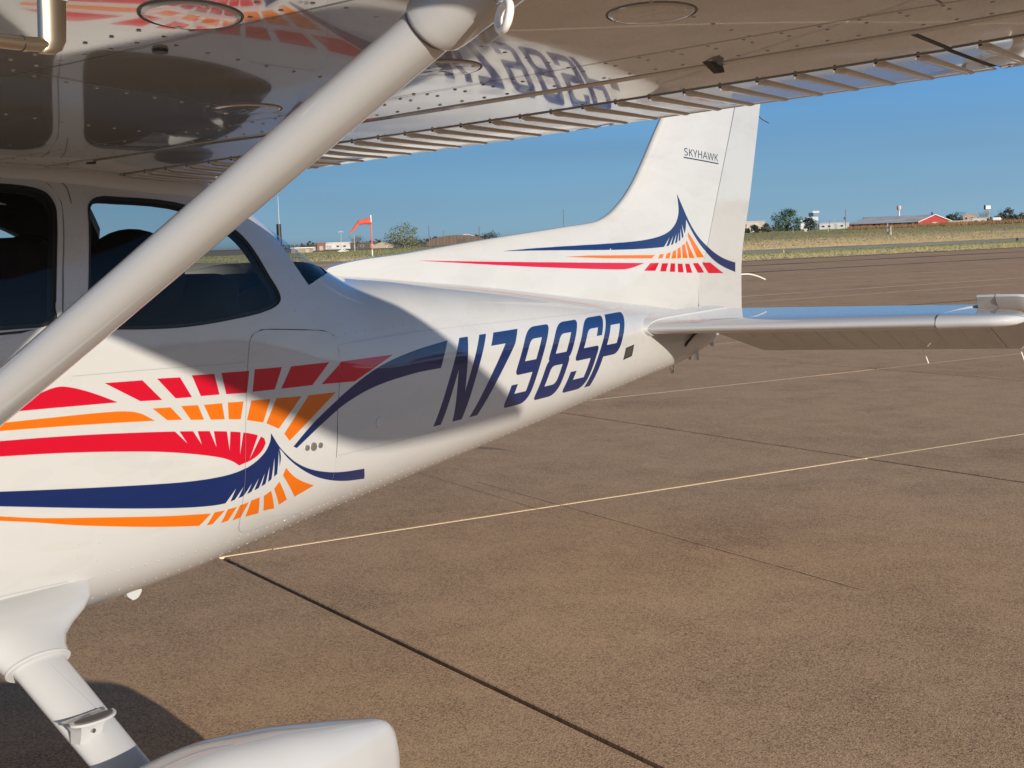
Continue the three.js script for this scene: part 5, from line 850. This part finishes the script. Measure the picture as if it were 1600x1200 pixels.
{ // white tank trailer
  const d = 420, p = at(bearing(1562), d), t = thing('tank_trailer', 'white tank trailer parked at the top of the field, right of the billboard posts', 'trailer', [p[0], p[1], p[2]], faceEye(p));
  part('tank', new THREE.CapsuleGeometry(.52, 1.5, 8, 20).rotateZ(Math.PI / 2).translate(-.1, .95, 0), m2([.82, .81, .79], .5), t); part('frame', new RoundedBoxGeometry(2.9, .14, .8, 2, .03).translate(.1, .42, 0), wallMat([.3, .3, .3]), t); for (const x of [-.5, .5]) part('wheel', new THREE.TorusGeometry(.2, .09, 8, 18).translate(x, .29, .42), rubber, t); part('drawbar', limb(v3(1.5, .42, 0), v3(2.1, .35, 0), .05, .05), wallMat([.3, .3, .3]), t);
}
tree('dark_tree', 'round brown-green tree right of the white tank trailer', 1578, 470, 4.2, 5.2, { colour: [.06, .06, .04], leaves: 1300, trunk: .16, low: .5, clumps: 28 });
tree('dark_tree', 'low dark tree at the far right of the field skyline', 1600, 470, 2.6, 5.5, { colour: [.055, .05, .035], leaves: 800, trunk: .1, low: .3 });
// ---- posts and markers in the grass
{
  const a = thing('marker_sign', 'dark and white marker post standing in the field before the red barn, left of two', 'marker post', (() => { const p = at(bearing(1392), 210); return [p[0], p[1] - .05, p[2]]; })(), 0);
  part('post', box(.11, 1.75, .11), POLEPALE, a); part('plate', box(.20, .42, .05, 0, .18, .09), wallMat([.04, .04, .045]), a); part('plate', box(.18, .3, .05, 0, 1.0, .09), wallMat([.10, .09, .09]), a);
  const b = thing('marker_post', 'white post standing in the field before the red barn, right of two', 'marker post', (() => { const p = at(bearing(1397), 206); return [p[0], p[1] - .05, p[2]]; })(), 0);
  part('post', new THREE.CylinderGeometry(.07, .08, 1.3, 10).translate(0, .65, 0), wallMat([.70, .66, .58]), b); part('cap', new THREE.SphereGeometry(.08, 10, 6).translate(0, 1.3, 0), wallMat([.7, .66, .58]), b);
  const c = thing('taxiway_marker', 'small yellow marker stake in the grass strip right of the rudder', 'marker', (() => { const p = at(bearing(1230), 96); return [p[0], 0, p[2]]; })(), 0);
  part('stake', new THREE.CylinderGeometry(.025, .03, .26, 8).translate(0, .13, 0), wallMat([.80, .62, .20]), c); part('base', box(.16, .03, .12, .08, 0, 0), wallMat([.78, .70, .45]), c);
  const e = thing('edge_light', 'small black edge light beside the taxiway at the far right', 'light', (() => { const p = at(bearing(1594), 116); return [p[0], 0, p[2]]; })(), 0);
  part('stem', new THREE.CylinderGeometry(.06, .09, .16, 10).translate(0, .08, 0), darkTrim, e); part('dome', new THREE.SphereGeometry(.085, 12, 8).scale(1, 1.2, 1).translate(0, .2, 0), mat(.02, .025, .06, .2), e);
}
// ---- ground cover that nobody could count
function scatter(name, label, category, n, place, geo, material, seed, tint) {
  const rnd = mulberry(seed), im = new THREE.InstancedMesh(geo, material, n), m = new THREE.Matrix4(), q = new THREE.Quaternion(), Y = v3(0, 1, 0), c = new THREE.Color();
  for (let i = 0; i < n; i++) { const [x, y, z, s] = place(rnd); q.setFromAxisAngle(Y, rnd() * 6.28); im.setMatrixAt(i, m.compose(v3(x, y, z), q, v3(s * (.8 + rnd() * .6), s * (.6 + rnd() * .8), s))); im.setColorAt(i, c.setRGB(...tint(rnd, x, z))); }
  im.name = name; im.userData = { label, category, kind: 'stuff' }; scene.add(im); return im;
}
const tuft = (() => { const P = [], rnd = mulberry(5); for (let i = 0; i < 9; i++) { const a = rnd() * 6.28, b = rnd() * 6.28, r = .30 * rnd(), x = Math.cos(a) * r, z = Math.sin(a) * r, w = .05 + rnd() * .05, l = .5 + .5 * rnd(), dx = Math.cos(b) * w, dz = Math.sin(b) * w; P.push(x - dx, 0, z - dz, x + dx, 0, z + dz, x + (rnd() - .5) * .5, l, z + (rnd() - .5) * .5); } const g = new THREE.BufferGeometry(); g.setAttribute('position', new THREE.Float32BufferAttribute(P, 3)); g.computeVertexNormals(); return g; })();
const bladeMat = new THREE.MeshStandardMaterial({ color: col(1, 1, 1), roughness: 1, side: THREE.DoubleSide });
const mixc = (r, a, b) => { const k = r(); return [lerp(a[0], b[0], k), lerp(a[1], b[1], k), lerp(a[2], b[2], k)]; };
scatter('grass', 'dry and green grass of the narrow strip along the apron edge', 'grass', 42000, (r) => { const s = -53.0 - 18.4 * r(), t = 30 + 95 * r(), [x, z] = st(s, t); return [x, -.012, z, .06 + .09 * r() * r()]; }, tuft, bladeMat, 31, (r, x, z) => { const s = (-.45 * x + z) / k45, g = sstep(-60, -70, s); return mixc(r, [lerp(.58, .26, g), lerp(.46, .30, g), lerp(.24, .11, g)], [lerp(.40, .18, g), lerp(.35, .23, g), lerp(.16, .07, g)]); });
scatter('field_grass', 'straw and olive grass of the field beyond the taxiway', 'grass', 110000, (r) => { const u = r(), s = -85 - 210 * Math.pow(u, 1.4), t = 60 + (60 + 280 * Math.pow(u, 1.2)) * r() * 1.2, [x, z] = st(s, t); return [x, rise(x, z) - .02, z, .06 + .10 * r() * r() + .07 * u]; }, tuft, bladeMat, 37, (r, x, z) => { const s = -(-.45 * x + z) / k45, d = sstep(120, 190, s), n = noise(x * .05, z * .05, 256, 256), k = .8 + .4 * n; return mixc(r, [lerp(.52, .28, d) * k, lerp(.40, .26, d) * k, lerp(.22, .11, d) * k], [lerp(.40, .20, d) * k, lerp(.34, .21, d) * k, lerp(.17, .08, d) * k]); });
scatter('weeds', 'reddish brown weeds along the top of the field before the barn', 'weeds', 9000, (r) => { const b = bearing(1330 + 290 * r()), d = 330 + 110 * r(), [x, y, z] = at(b, d); return [x, y - .05, z, .35 + .75 * r() * r()]; }, tuft, bladeMat, 41, (r) => mixc(r, [.30, .14, .075], [.22, .15, .06]));
// far hedgerows and town trees that read as one dark line
{
  const rnd = mulberry(77), P = [], C = [];
  for (let i = 0; i < 5200; i++) { const px = 420 + 1230 * rnd(), d = 620 + 480 * rnd(), n = noise(px * .03, d * .004, 256, 256), [x, y, z] = at(bearing(px), d), hh = (px < 800 ? 3.2 : 3.0) * (.35 + 1.0 * n), q = v3(x, y + hh * rnd(), z), s = .9; const u = v3(rnd() - .5, rnd() - .5, rnd() - .5).normalize().multiplyScalar(s), v = v3(rnd() - .5, rnd() - .5, rnd() - .5).normalize().multiplyScalar(s); const k = .7 + .6 * rnd(); for (const [a, b] of [[-1, -1], [1, -1], [1, 1], [-1, -1], [1, 1], [-1, 1]]) { P.push(q.x + u.x * a * .5 + v.x * b * .5, q.y + u.y * a * .5 + v.y * b * .5, q.z + u.z * a * .5 + v.z * b * .5); C.push(.05 * k, .052 * k, .036 * k); } }
  const g = new THREE.BufferGeometry(); g.setAttribute('position', new THREE.Float32BufferAttribute(P, 3)); g.setAttribute('color', new THREE.Float32BufferAttribute(C, 3)); g.computeVertexNormals(); const m = leafMat(1, 1, 1); m.vertexColors = true;
  const o = new THREE.Mesh(g, m); o.name = 'treeline'; o.userData = { label: 'far dark line of trees and hedges along the horizon', category: 'treeline', kind: 'stuff' }; scene.add(o);
}
shadows(scene);
scene.updateMatrixWorld(true);
renderer.render(scene, camera);
